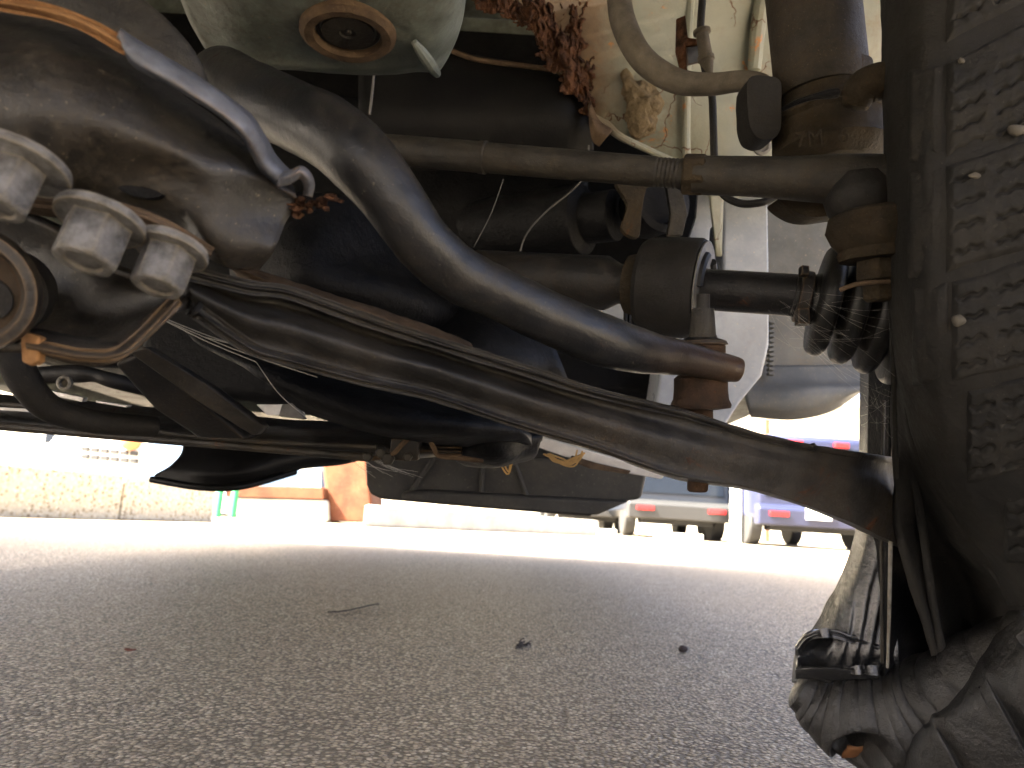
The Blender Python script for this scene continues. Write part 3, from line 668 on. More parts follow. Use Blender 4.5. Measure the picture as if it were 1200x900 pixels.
# ---- white rail and grey liner behind the drive shaft
bm = new(); prism(bm, [(846, 205, .66), (900, 205, .66), (902, 330, .66), (902, 405, .66), (894, 440, .66), (868, 472, .66), (850, 500, .66), (765, 492, .66), (775, 425, .66), (846, 330, .66)], FW * .05)
part('frame_rail', bm, 'rail', bevel=.004, label='white frame rail, bluish sky reflection painted into its colour')
bm = new(); prism(bm, [(818, 215, .63), (842, 215, .63), (840, 262, .63), (832, 268, .63), (830, 300, .63), (838, 320, .63), (836, 372, .63), (806, 372, .63), (796, 300, .63), (806, 282, .63), (815, 255, .63)], FW * .004)
part('gusset_and_gap_plate', bm, 'rail', bevel=.001)
bm = new(); prism(bm, [(680, 330, .72), (770, 330, .72), (770, 410, .72), (680, 400, .72)], FW * .01); part('gusset_and_gap_plate', bm, 'rail', bevel=.001)  # pale plate added to stand for brightness showing through the gaps
bm = new(); prism(bm, [(888, 190, .86), (1080, 190, .86), (1080, 446, .86), (886, 446, .86)], FW * .03); part('fender_liner', bm, 'liner', bevel=.006)
bm = new(); loft(bm, [[(860, 428, .858), (940, 428, .856), (1010, 428, .856), (1060, 428, .858)], [(866, 448, .848), (940, 446, .845), (1000, 446, .848), (1060, 442, .85)], [(872, 460, .835), (935, 458, .825), (985, 456, .83), (1060, 450, .84)], [(876, 478, .83), (930, 480, .825), (975, 472, .83), (1020, 452, .84)], [(880, 489, .85), (930, 492, .85), (975, 482, .85), (1012, 458, .86)]], 24, 40)
part('liner_lip', bm, 'liner', solid=.004)
bm = new()
for i in range(12): box(bm, U(903, 378 + i * 5.5, .84), (.006, .01, .0028))
part('liner_teeth', bm, 'liner')
bm = new(); prism(bm, [(890, 243, .84), (899, 243, .84), (899, 275, .84), (890, 275, .84)], FW * .01); part('liner_slot', bm, 'dark')

# ---- drive shaft, damper ring, boot
p0, p1 = U(560, 322, .50), U(945, 347, .41); ax = p1 - p0; L = ax.length
bm = new(); lathe(bm, p0, ax, [(0, .0165), (L * .44, .0168), (L * .48, .0122), (L * .99, .0118)], 36); roughen(bm, .0003, 60)
ds = part('drive_shaft', bm, 'black_metal')
def at(s): return p0 + ax * s
bm = new(); lathe(bm, at(.505), ax, [(0, .015), (.001, .0178), (.006, .0186), (.012, .0182), (.0125, .015)], 36); roughen(bm, .0004, 120); obj('collar', bm, M['knuckle'], ds)
bm = new(); lathe(bm, at(.55), ax, [(0, .014), (.001, .0265), (.004, .0285), (.014, .029), (.0155, .0295), (.034, .0295), (.036, .0285), (.0365, .0125)], 64); dm = obj('damper', bm, M['rubber'], ds, sharp=30)
fc = at(.55) + ax.normalized() * .0368
bm = new(); lathe(bm, fc, ax, [(0, .0125), (.0005, .0128), (.0008, .0278), (0, .028)], 64); obj('damper_face', bm, M['grey_face'], ds)
an = ax.normalized(); ex = (UPV - an * UPV.dot(an)).normalized(); ey = an.cross(ex)
for t0 in (20, 140, 260):
    bm = new(); P = []
    for i in range(14):
        t = R(t0 + i * 5.5); P.append(fc + an * .001 + (ex * math.cos(t) + ey * math.sin(t)) * .0195)
    ring_tube(bm, P, [.0028] * len(P), 8); obj('damper_slot', bm, M['dark'], ds)
b0, b1 = U(930, 347, .408), U(1085, 374, .392); ab = b1 - b0; LB = ab.length; k = .40 / F
prof = [(0, 24), (6, 27), (12, 27), (16, 24), (20, 30)]
for i, rp in enumerate([66, 70, 75, 82, 86]):
    for x in (-12, -10.5, -8, -4, 0, 4, 8, 10.5, 12): prof.append((36 + i * 29 + x * .95, rp - 12 + math.sqrt(max(0, 144 - x * x)) if abs(x) < 12 else rp - 34))
bm = new(); lathe(bm, b0, ab, [(a_ * k, b_ * k) for a_, b_ in prof], 48); part('axle_boot', bm, 'boot', sharp=60, label='black ribbed rubber axle boot under cobwebs')
bm = new(); lathe(bm, U(934, 347, .407), ab, [(0, .0125), (.0005, .0142), (.006, .0145), (.007, .0125)], 32)
box(bm, U(940, 372, .395), (.006, .006, .008)); box(bm, U(942, 318, .395), (.004, .005, .005))
part('boot_clamp', bm, 'black_metal', bevel=.0004)

# ---- engine bay behind
bm = new(); loft(bm, [[(420, 20, .60), (520, 55, .6), (600, 72, .6), (650, 80, .6), (676, 90, .605)], [(420, 80, .58), (520, 90, .58), (600, 95, .58), (655, 98, .58), (688, 120, .59)], [(420, 140, .575), (520, 140, .575), (600, 140, .575), (660, 140, .575), (694, 150, .585)], [(420, 200, .59), (520, 200, .59), (600, 200, .59), (660, 200, .59), (697, 200, .6)]], 30, 50)
part('engine_cover', bm, 'black_plastic', solid=.004)
bm = new(); tube(bm, [(525, 58, .59, 3), (560, 70, .59, 3), (620, 78, .59, 3), (655, 84, .588, 3), (672, 100, .588, 3), (690, 140, .588, 3)], 40, 8); part('cover_edge', bm, 'brown_edge')
bm = new(); box(bm, U(480, 300, .80), (.62, .12, .30)); box(bm, U(560, 250, .70), (.2, .08, .10)); box(bm, U(380, 420, .70), (.3, .1, .1))
roughen(bm, .001, 10); eng = part('engine_block', bm, 'engine', bevel=.012)
bm = new(); loft(bm, [[(280, 215, .46), (360, 225, .42), (440, 230, .46), (470, 240, .5)], [(270, 290, .44), (350, 290, .39), (430, 300, .43), (520, 330, .5)], [(270, 345, .44), (350, 340, .39), (460, 345, .42), (560, 370, .5)], [(280, 380, .48), (400, 385, .44), (480, 400, .46), (570, 420, .52)]], 30, 40); roughen(bm, .003, 18)
part('gearbox', bm, 'engine', solid=.006)
bm = new(); loft(bm, [[(470, 360, .5), (560, 360, .48), (640, 380, .5)], [(470, 420, .47), (560, 415, .45), (660, 430, .49)], [(480, 470, .5), (570, 470, .48), (680, 480, .52)]], 20, 26); roughen(bm, .002, 25); part('gearbox', bm, 'engine', solid=.006)
for (u, v, d, r, l, s) in [(600, 268, .66, .03, .10, 0)]:
    bm = new(); lathe(bm, U(u, v, d), RT * .8 - FW * .5, [(-l, r * .8), (-l * .8, r), (l * .7, r), (l * .75, r * .7), (l, r * .7)], 32); part('engine_casting', bm, 'engine', bevel=.001)
bm = new(); prism(bm, [(780, 215, .58), (800, 222, .58), (806, 250, .58), (800, 276, .58), (782, 276, .58), (786, 250, .58)], FW * .006); part('bracket', bm, 'rod_metal', bevel=.001)
bm = new(); prism(bm, [(722, 210, .57), (735, 240, .57), (728, 268, .57), (748, 278, .57), (752, 250, .57), (758, 220, .57), (770, 210, .57)], FW * .008, 30); part('bracket', bm, 'knuckle', bevel=.001)
bm = new(); lathe(bm, U(770, 240, .6), -FW + RT * .4, [(-.02, .024), (.01, .024), (.011, .018), (.004, .016), (.004, 0)], 36); part('pulley', bm, 'engine')
for v in (208, 300): pass
bm = new()
for i in range(7): box(bm, U(733 + i * 4.5, 370, .6), (.0016, .012, .022))
box(bm, U(746, 370, .61), (.02, .01, .018)); part('ribbed_connector', bm, 'dark')
bm = new(); wire(bm, [(690, 170, .5), (688, 200, .5), (672, 222, .505), (640, 248, .51), (616, 276, .515), (606, 310, .52)], .0006); part('thin_wire', bm, 'pale_wire')
bm = new(); wire(bm, [(438, 88, .55), (436, 110, .55), (433, 134, .55)], .0011); part('thin_wire', bm, 'pale_wire')
for a_, b_ in (((590, 210, .52), (555, 290, .52)),):
    bm = new(); wire(bm, [a_, ((a_[0] + b_[0]) / 2 + 3, (a_[1] + b_[1]) / 2, .52), b_], .0003); part('thin_wire', bm, 'pale_wire')

# ---- under the engine: sump, crossmember, strut bars, muffler
bm = new(); loft(bm, [[(210, 380, .46), (300, 410, .43), (420, 440, .42), (520, 470, .43), (600, 480, .46)], [(240, 410, .44), (320, 440, .40), (430, 470, .39), (530, 490, .405), (610, 500, .44)], [(290, 430, .44), (350, 470, .40), (440, 500, .39), (530, 510, .41), (620, 515, .45)], [(330, 460, .48), (370, 490, .44), (450, 512, .43), (530, 520, .45), (625, 525, .49)]], 30, 50); roughen(bm, .002, 20)
part('sump', bm, 'engine', solid=.005)
bm = new(); loft(bm, [[(520, 480, .5), (570, 488, .48), (640, 500, .5)], [(525, 510, .47), (575, 512, .45), (636, 512, .48)], [(530, 535, .48), (580, 540, .46), (630, 530, .49)], [(545, 545, .51), (585, 547, .5), (625, 538, .52)]], 20, 30); roughen(bm, .0015, 30)
part('sump', bm, 'engine', solid=.005)
bm = new(); tube(bm, [(520, 528, .465, 3), (545, 518, .455, 3), (556, 500, .452, 3), (558, 485, .455, 3)], 20, 8); part('sump_seam', bm, 'rod_metal')
bm = new(); loft(bm, [[(-80, 455, .56), (100, 470, .55), (280, 486, .54), (440, 498, .53), (540, 512, .52)], [(-80, 478, .5), (100, 490, .49), (280, 502, .48), (440, 514, .47), (540, 522, .46)], [(-80, 494, .49), (100, 506, .48), (280, 520, .47), (440, 531, .46), (540, 532, .45)], [(-80, 500, .52), (100, 512, .51), (280, 526, .5), (440, 537, .49), (540, 535, .48)]], 24, 60); roughen(bm, .001, 25)
cm = part('crossmember', bm, 'black_metal', solid=.004)
bm = new(); tube(bm, [(-80, 492, .475, 5), (100, 508, .465, 5), (280, 523, .455, 5), (430, 536, .445, 5)], 50, 10); obj('lower_lip', bm, M['arm_metal'], cm)
bm = new(); tube(bm, [(-80, 470, .47, 4), (60, 479, .465, 3), (180, 505, .455, 3), (300, 517, .45, 3), (440, 524, .44, 3)], 50, 10); obj('upper_lip', bm, M['arm_metal'], cm)
bm = new(); tube(bm, [(-10, 360, .37, 19), (12, 410, .37, 19), (30, 448, .375, 18), (58, 478, .385, 16), (110, 494, .4, 14), (180, 500, .42, 12)], 40, 18); part('coolant_hose', bm, 'rubber')
bm = new(); prism(bm, [(148, 412, .34), (168, 405, .34), (250, 455, .365), (310, 500, .385), (298, 512, .385), (230, 470, .362)], FW * .01); roughen(bm, .0005, 60); part('strut_bar', bm, 'arm_metal', bevel=.002)
bm = new(); prism(bm, [(130, 425, .37), (165, 412, .37), (290, 515, .41), (230, 512, .41), (180, 480, .39)], FW * .02); part('bracket', bm, 'black_metal', bevel=.003)
bm = new(); tube(bm, [(40, 440, .46, 10), (90, 438, .46, 11), (112, 440, .46, 8), (132, 446, .46, 9), (170, 455, .47, 9)], 30, 14); part('linkage_rod', bm, 'black_metal')
bm = new(); lathe(bm, U(78, 449, .44), -FW, [(0, .0042), (.003, .0044), (.0035, .0035), (.003, .0026), (0, .0025)], 24); part('ring_clip', bm, 'zinc')
for pts in ([(56, 457, .49), (98, 466, .49), (96, 471, .49), (58, 463, .49)], [(-40, 474, .5), (44, 480, .5), (48, 484, .5), (-40, 481, .5)], [(112, 469, .49), (150, 475, .49), (148, 478, .49), (112, 472, .49)], [(300, 474, .5), (352, 474, .5), (356, 490, .5), (312, 486, .5)]):
    bm = new(); prism(bm, pts, FW * .006); part('heat_shield_edge', bm, 'alu', bevel=.0006)
bm = new(); prism(bm, [(330, 474, .47), (345, 472, .47), (358, 492, .47), (326, 488, .47)], FW * .006); part('bracket', bm, 'grey_face', bevel=.001)
# thin bracket under the crossmember
bm = new(); tube(bm, [(430, 538, .445, 3), (458, 533, .44, 3), (472, 520, .438, 3), (485, 510, .437, 4), (500, 511, .437, 3), (508, 524, .438, 3), (514, 534, .439, 3), (535, 536, .44, 3.5), (565, 540, .445, 2.5)], 60, 8); bk = part('bracket', bm, 'brown_edge')
for u, v, r_ in ((447, 530, .0035), (455, 537, .0042), (432, 535, .003), (478, 535, .003)):
    bm = new(); lathe(bm, U(u, v, .442), -FW, [(0, r_), (.003, r_), (.004, r_ * .7), (.004, 0)], 6, x=RT); obj('bolt', bm, M['rod_metal'], bk, bevel=.0004)
bm = new(); prism(bm, [(458, 514, .45), (492, 514, .45), (490, 540, .45), (456, 540, .45)], FW * .01); obj('plate', bm, M['black_metal'], bk, bevel=.001)
# air deflector
bm = new(); loft(bm, [[(205, 490, .86), (260, 500, .84), (330, 505, .85), (440, 515, .9)], [(214, 525, .82), (262, 530, .8), (320, 532, .82), (430, 535, .9)], [(200, 545, .8), (250, 552, .785), (300, 552, .8), (400, 545, .9)], [(182, 556, .8), (240, 564, .785), (290, 562, .8), (360, 548, .88)], [(181, 563, .8), (235, 573, .785), (282, 571, .8), (340, 556, .86)]], 30, 40)
part('air_deflector', bm, 'black_plastic', solid=.004)
bm = new(); tube(bm, [(178, 562, .795, 4), (235, 571, .78, 4), (284, 570, .795, 4), (345, 553, .86, 4)], 30, 10); part('deflector_lip', bm, 'black_plastic')
# under tray
bm = new(); prism(bm, [(428, 530, 1.0), (560, 530, 1.0), (760, 548, 1.0), (752, 585, 1.0), (735, 588, 1.0), (690, 606, 1.0), (560, 596, 1.0), (448, 586, 1.0), (434, 580, 1.0), (429, 568, 1.0)], FW * .25)
mu = part('under_tray', bm, 'grey_plastic', bevel=.012)
bm = new(); prism(bm, [(470, 578, .985), (500, 575, .985), (640, 583, .985), (738, 588, .985), (700, 604, .985), (560, 594, .985), (470, 586, .985)], FW * .03); obj('tray_lip', bm, M['grey_plastic'], mu, bevel=.006)
for a_, b_ in (((508, 538), (482, 576)), ((566, 540), (564, 580)), ((604, 545), (618, 583))):
    bm = new(); tube(bm, [(a_[0], a_[1], .998, 3), ((a_[0] + b_[0]) / 2, (a_[1] + b_[1]) / 2, .998, 3), (b_[0], b_[1], .998, 3)], 8, 8); obj('rib', bm, M['grey_plastic'], mu)
bm = new(); prism(bm, [(610, 505, .7), (650, 515, .7), (735, 540, .7), (782, 552, .7), (776, 562, .7), (720, 552, .7), (660, 535, .7), (612, 518, .7)], FW * .012); part('heat_shield', bm, 'alu', bevel=.002, label='bright bare metal shield under the arm')
bm = new(); prism(bm, [(670, 534, .69), (700, 543, .69), (740, 552, .69), (736, 556, .69), (690, 549, .69), (668, 540, .69)], FW * .004); part('heat_shield', bm, 'brown_edge', bevel=.001)

# ================================================================== the flat front wheel
TR = [[(1030, -120, .42), (1040, -120, .40), (1070, -120, .368), (1106, -120, .356), (1210, -120, .345), (1340, -120, .335)],
      [(1032, 0, .385), (1040, 0, .368), (1070, 0, .338), (1106, 0, .327), (1210, 0, .316), (1340, 0, .306)],
      [(1034, 120, .365), (1042, 120, .348), (1071, 120, .319), (1106, 120, .308), (1210, 120, .297), (1340, 120, .288)],
      [(1038, 250, .355), (1045, 250, .338), (1073, 250, .309), (1106, 250, .298), (1210, 250, .287), (1340, 250, .278)],
      [(1042, 380, .356), (1049, 380, .34), (1076, 380, .31), (1110, 380, .299), (1210, 380, .287), (1340, 380, .278)],
      [(1058, 470, .36), (1066, 470, .345), (1090, 470, .318), (1122, 470, .306), (1212, 470, .292), (1340, 470, .282)],
      [(1082, 550, .365), (1092, 550, .35), (1112, 550, .328), (1140, 550, .316), (1220, 550, .299), (1340, 550, .287)],
      [(1120, 610, .37), (1130, 610, .355), (1146, 610, .338), (1168, 610, .326), (1228, 612, .308), (1340, 616, .294)],
      [(1160, 660, .375), (1168, 660, .36), (1180, 662, .346), (1198, 664, .334), (1240, 670, .318), (1340, 680, .303)],
      [(1180, 710, .385), (1187, 710, .37), (1198, 712, .358), (1214, 716, .346), (1250, 722, .33), (1340, 735, .312)]]
wheel = thing('t', (0, 0, 0), '', ''); bpy.data.objects.remove(wheel)
whl = bpy.data.objects.new('wheel', None); COL.objects.link(whl); WC['wheel'] = U(1100, 600, .36)
whl.parent = car; whl.location = WC['wheel'] - WC[car.name]; whl['label'] = 'front wheel on its flat tyre'
bm = new(); loft(bm, TR, 110, 60); roughen(bm, .0006, 60); ty = obj('tyre', bm, M['tyre'], whl, solid=.006, label='dusty flat tyre, folded under the wheel')
def rowat(v):
    for i in range(len(TR) - 1):
        v0, v1 = TR[i][3][1], TR[i + 1][3][1]
        if v0 <= v <= v1: return i + (v - v0) / (v1 - v0)
    return 0 if v < 0 else len(TR) - 1
COLS = [cr([r[j] for r in TR], 181) for j in range(6)]
def tread(u, v):
    a_ = rowat(v) / (len(TR) - 1) * 180; i = min(int(a_), 179); f = a_ - i
    r = [COLS[j][i] * (1 - f) + COLS[j][i + 1] * f for j in range(6)]
    for j in range(5):
        if r[j].x <= u <= r[j + 1].x or j == 4:
            g = (u - r[j].x) / (r[j + 1].x - r[j].x)
            p = [r[max(j - 1, 0)], r[j], r[j + 1], r[min(j + 2, 5)]]
            return U(*(r[j] * (1 - g) + r[j + 1] * g))
def tnorm(u, v):
    a_, b_, c_ = tread(u, v), tread(u + 4, v), tread(u, v + 4)
    n = (b_ - a_).cross(c_ - a_).normalized()
    return n if n.dot(CAM - a_) > 0 else -n
def block(ul, ur, tl, trr, bl, br, sipes, nu=70, nv=84, h=.0029):
    """tread block: left/right u at top and bottom, v of its four corners, wavy cuts"""
    bm = new(); rows = []
    for i in range(nv):
        t = i / (nv - 1); row = []
        for j in range(nu):
            s = j / (nu - 1)
            u = ul + (ur - ul) * s
            v = (tl + (trr - tl) * s) * (1 - t) + (bl + (br - bl) * s) * t
            d = .3 / F
            e_ = min((u - ul) * d, (ur - u) * d, (v - (tl + (trr - tl) * s)) * d, ((bl + (br - bl) * s) - v) * d)
            hh = h * min(1, e_ / .0026) ** .7 if e_ > 0 else 0
            for (sv, s0, s1) in sipes:
                if s0 <= s <= s1:
                    vc = tl + (trr - tl) * s + sv + 1.5 * math.sin(u * .36 + sv) + .8 * noise.noise(Vector((u * .09, sv, 0)))
                    hh -= .0025 * math.exp(-((v - vc) / 2.5) ** 2) * min(1, (s - s0) * 14, (s1 - s) * 14)
            p = tread(u, v)
            row.append(p + tnorm(u, v) * (hh - .0004 + .0005 * noise.fractal(p * 160, 1, 2, 3)))
        rows.append(row)
    sheet(bm, rows)
    return obj('tread_block', bm, M['tyre'], whl, sharp=180)
GR = [(-120, -150), (52, -4), (186, 150), (318, 288), (446, 424), (566, 548)]
for i in range(len(GR) - 1):
    (t0, t1), (b0_, b1_) = GR[i], GR[i + 1]
    if i == 0: t0, t1 = b0_ - 125, b1_ - 125
    H = b0_ - t0
    gap = 24 if i == 1 else (9 if i else 6)
    sp = []
    for k_ in range(4):
        y = gap + 14 + k_ * (H - gap - 14) / 4
        sp += [(y, .04, .42), (y + 4, .5, .97)]
    du = 0 if i < 3 else (6 if i == 3 else 24)
    block(1108 + du, 1216, t0 + gap, t1 + gap, b0_, b1_, sp)
    block(1221, 1330, t1 + gap - 4, t1 + gap - 40, b1_ - 4, b1_ - 40, [(20 + q * 26, .05, .95) for q in range(4)], 30, 40)
    if 0 < i < 4: block(1064 + du * .8, 1105 + du, t0 + gap + 6, t0 + gap, b0_ + 8, b0_ - 2, [], 30, 60, .0026)
block(1176, 1250, 582, 570, 662, 656, [(18, .05, .95), (38, .05, .95), (58, .1, .9)], 50, 60)
block(1205, 1290, 674, 664, 735, 728, [(20, .05, .95), (42, .05, .95)], 50, 50)
# inner sidewall hanging from the rim, with the dark fold behind
bm = new(); loft(bm, [[(1040, 330, .36), (1043, 330, .352), (1047, 330, .346), (1060, 330, .345)],
                      [(1043, 430, .372), (1050, 430, .362), (1056, 430, .355), (1085, 430, .352)],
                      [(1045, 520, .392), (1062, 520, .375), (1078, 530, .364), (1125, 530, .362)],
                      [(1052, 600, .40), (1090, 605, .405), (1122, 612, .375), (1190, 612, .375)],
                      [(1072, 680, .405), (1125, 680, .44), (1182, 690, .388), (1250, 690, .388)],
                      [(1092, 740, .41), (1140, 740, .455), (1200, 735, .39), (1260, 735, .39)],
                      [(1106, 790, .415), (1150, 800, .45), (1215, 770, .39), (1270, 770, .39)]], 70, 40); roughen(bm, .001, 40)
obj('sidewall', bm, M['tyre'], whl, solid=.004)
for P in ([(1046, 380, .362, 4), (1060, 500, .375, 4), (1078, 600, .398, 4.5), (1092, 700, .41, 4.5), (1110, 790, .412, 4)], [(1050, 400, .356, 3), (1074, 520, .366, 4), (1106, 590, .382, 4), (1142, 640, .39, 4), (1176, 690, .388, 4)],
          [(1042, 250, .352, 3), (1045, 380, .355, 3), (1048, 470, .365, 3), (1050, 560, .38, 3)]):
    bm = new(); tube(bm, P, 50, 10); roughen(bm, .0005, 90); obj('sidewall_rib', bm, M['tyre'], whl)
# rim edge
bm = new(); prism(bm, [(1046, 400, .43), (1075, 400, .43), (1130, 600, .46), (1230, 640, .47), (1230, 800, .47), (1036, 800, .43), (1040, 700, .43)], FW * .03)
obj('rim', bm, M['engine'], whl, bevel=.003)
bm = new(); tube(bm, [(1050, 440, .408, 2), (1047, 520, .408, 2.2), (1044, 620, .409, 2.4), (1042, 720, .411, 2), (1040, 782, .413, 1.6)], 40, 10); obj('rim_edge', bm, M['zinc'], whl)
bm = new(); tube(bm, [(1036, 470, .43, 2), (1034, 560, .43, 1.6), (1033, 680, .428, 1.8), (1034, 776, .426, 2)], 30, 10); obj('rim_edge', bm, M['rod_metal'], whl)
# far part of the sidewall, wet and draped to the ground
far = [[(1008, 400, .50), (1020, 400, .47), (1036, 400, .46), (1052, 400, .46)], [(1007, 500, .49), (1020, 500, .465), (1036, 500, .455), (1052, 500, .455)], [(1005, 590, .48), (1018, 590, .458), (1034, 590, .45), (1052, 590, .45)],
       [(998, 640, .475), (1014, 640, .452), (1032, 640, .444), (1052, 640, .444)], [(978, 690, .472), (1000, 690, .448), (1026, 690, .44), (1052, 690, .44)], [(952, 735, .47), (984, 735, .445), (1020, 735, .436), (1052, 735, .436)], [(934, 765, .47), (975, 766, .442), (1015, 768, .434), (1052, 770, .434)], [(928, 800, .47), (970, 800, .45), (1015, 800, .44), (1052, 800, .44)]]
bm = new(); loft(bm, far, 110, 70)
for v_ in bm.verts:                                       # hanging creases
    q = v_.co - CAM; x = q.dot(RT) / q.dot(FW); y = -q.dot(UPV) / q.dot(FW)
    amp = max(0, min(1, (y - .17) / .15))
    v_.co += -FW * amp * (.0011 * math.sin(x * 300 + y * 60 + 4 * noise.noise(v_.co * 25)) + .0014 * noise.fractal(v_.co * 35, 1, 2, 3))
obj('sidewall', bm, M['wet'], whl, solid=.004, label='wet shiny part of the sidewall draped to the ground')
bm = new(); loft(bm, [[(1030, 752, .44), (1000, 744, .443), (970, 737, .446), (944, 741, .45), (930, 757, .455)],
                      [(1030, 758, .433), (1000, 750, .434), (970, 743, .438), (948, 748, .442), (934, 762, .448)],
                      [(1030, 768, .436), (1000, 762, .448), (972, 757, .456), (952, 760, .456), (938, 769, .45)],
                      [(1030, 780, .434), (1000, 776, .446), (972, 772, .452), (950, 774, .45), (936, 777, .446)],
                      [(1030, 786, .424), (1000, 784, .428), (970, 782, .432), (946, 783, .436), (932, 785, .442)],
                      [(1030, 796, .43), (1000, 796, .436), (970, 796, .44), (946, 796, .444), (932, 796, .45)]], 50, 50)
roughen(bm, .0012, 40); obj('fold', bm, M['wet'], whl, solid=.003)
# the roll of rubber on the ground
def wr(s, t): return 1 + .085 * (abs(math.sin(40 * s + 1.6 * math.sin(t + 1) + 1.2 * math.sin(9 * s))) ** .45 - .8) * (.65 + .35 * math.sin(7 * s + t)) + .02 * math.sin(31 * s + t * 2)
bm = new(); tube(bm, [(944, 812, .462, 26), (965, 826, .458, 40), (1000, 840, .45, 56), (1045, 846, .44, 64), (1100, 838, .425, 68), (1160, 805, .405, 62), (1230, 770, .385, 62)], 260, 90, shape=wr)
for v_ in bm.verts:
    q = v_.co - CAM; u_ = 600 + F * q.dot(RT) / q.dot(FW); vv = 450 - F * q.dot(UPV) / q.dot(FW)
    if q.dot(FW) < .46: v_.co += FW * .03 * math.exp(-(((u_ - 1012) / 30) ** 2 + ((vv - 886) / 20) ** 2) ** 2)
roughen(bm, .0006, 45)
obj('folded_roll', bm, M['tyre_fold'], whl, label='tyre carcass rolled up against the asphalt')
fl = [[(1330, 690, .33), (1240, 705, .345), (1200, 722, .36), (1165, 745, .39), (1150, 765, .44)],
      [(1330, 770, .32), (1240, 780, .335), (1190, 790, .35), (1130, 810, .38), (1095, 830, .44)],
      [(1330, 850, .325), (1240, 850, .34), (1160, 855, .36), (1085, 862, .39), (1045, 872, .44)],
      [(1330, 930, .335), (1240, 930, .35), (1150, 930, .37), (1070, 915, .40), (1035, 905, .44)],
      [(1330, 1010, .345), (1240, 1010, .36), (1150, 1000, .385), (1070, 980, .41), (1030, 960, .435)]]
bm = new(); loft(bm, fl, 190, 190)
for v_ in bm.verts:
    q = v_.co - CAM; u_ = 600 + F * q.dot(RT) / q.dot(FW); vv = 450 - F * q.dot(UPV) / q.dot(FW)
    g = 0
    for (ax_, ay_, bx_, by_, w_) in [(1150, 770, 1240, 930, 6), (1090, 830, 1150, 930, 5), (1200, 720, 1290, 850, 5)]:
        dx, dy = bx_ - ax_, by_ - ay_; Ln = math.hypot(dx, dy)
        t_ = ((u_ - ax_) * dx + (vv - ay_) * dy) / Ln / Ln
        dist = abs((u_ - ax_) * dy - (vv - ay_) * dx) / Ln
        if 0 < t_ < 1: g = max(g, math.exp(-(dist / w_) ** 2) * min(1, t_ * 5, (1 - t_) * 5))
    v_.co += FW * g * .006
roughen(bm, .0008, 40)
obj('folded_tread', bm, M['tyre_fold'], whl, solid=.006)

# ================================================================== small things on and under the car
def pebble(name, p, r, mat, label, cat, group=None, seed=0, sq=(1, 1, .7)):
    bm = new(); bmesh.ops.create_icosphere(bm, subdivisions=3, radius=r, matrix=Matrix.Translation(p) @ Matrix.Diagonal((*sq, 1)))
    for v_ in bm.verts: v_.co += (v_.co - p) * (.35 * noise.noise((v_.co - p) / r * .9 + Vector((seed, 0, 0))))
    return tag(obj(name, bm, M[mat]), label, cat, group)
for i, (u, v, r, lb) in enumerate([(1124, 78, .0014, 'pale pebble stuck in the tyre tread, the highest of four'), (1190, 158, .003, 'pale pebble in the tyre tread at the right edge, biggest of four'),
                                   (1140, 210, .0016, 'thin pale pebble in the tread below the big pebble'), (1122, 374, .0024, 'greenish grey pebble in the tread, the lowest of four')]):
    pebble('pebble', tread(u, v) + tnorm(u, v) * .003, r, 'pale_pebble', lb, 'pebble', 'pebbles stuck in the tyre tread', i, (1.4, .6, .8) if i in (1, 2) else (1, .7, 1))
pebble('pebble', G(800, 764) + Vector((0, 0, .004)), .0055, 'dark_pebble', 'dark pebble lying alone on the shaded asphalt', 'pebble', None, 9)
def leaf(u, v, s, mat, label, seed):
    p = G(u, v); bm = new(); rg = random.Random(seed)
    V = [[bm.verts.new(p + Vector(((i - 2) * s * .5 * (1 - abs(j - 2) * .25), (j - 2) * s * .4, .002 + s * .22 * abs(i - 2) / 2 + rg.uniform(0, s * .16)))) for i in range(5)] for j in range(5)]
    for i in range(4):
        for j in range(4): bm.faces.new((V[i][j], V[i][j + 1], V[i + 1][j + 1], V[i + 1][j]))
    return tag(obj('leaf', bm, M[mat], solid=.0006), label, 'leaf')
leaf(152, 765, .006, 'red_leaf', 'small red brown leaf curled on the shaded asphalt', 1)
leaf(488, 634, .05, 'leaf', 'yellow dry leaf lying on the sunlit asphalt strip', 2)
p = U(1012, 882, .440); bm = new(); rg = random.Random(5)
V = [[bm.verts.new(p + RT * (i - 2) * .0055 + UPV * ((j - 2) * .0028) + FW * (rg.uniform(-.002, .002) - .002 * (j - 2))) for i in range(5)] for j in range(5)]
for i in range(4):
    for j in range(4): bm.faces.new((V[i][j], V[i][j + 1], V[i + 1][j + 1], V[i + 1][j]))
tag(obj('leaf', bm, M['leaf'], solid=.0006), 'orange brown leaf caught in the fold of the flat tyre', 'leaf')
bm = new(); rg = random.Random(4)
for i in range(22):
    p = G(612 + rg.gauss(0, 4), 756 + rg.gauss(0, 2)); q = p + Vector((rg.uniform(-.006, .006), rg.uniform(-.02, .02), rg.uniform(.001, .003)))
    ring_tube(bm, [p + Vector((0, 0, .0005)), (p + q) / 2 + Vector((0, 0, .0015)), q], [.0008] * 3, 5)
tag(obj('twig_clump', bm, M['dark_pebble']), 'tiny clump of dark twigs on the shaded asphalt', 'twig')
bm = new(); P = [G(384 + 12 * i, 717 - 1.6 * i + 1.5 * math.sin(i), .003) for i in range(6)]; ring_tube(bm, P, [.0011] * 6, 6)
tag(obj('straw', bm, M['pale_pebble']), 'pale straw lying on the shaded asphalt', 'straw')
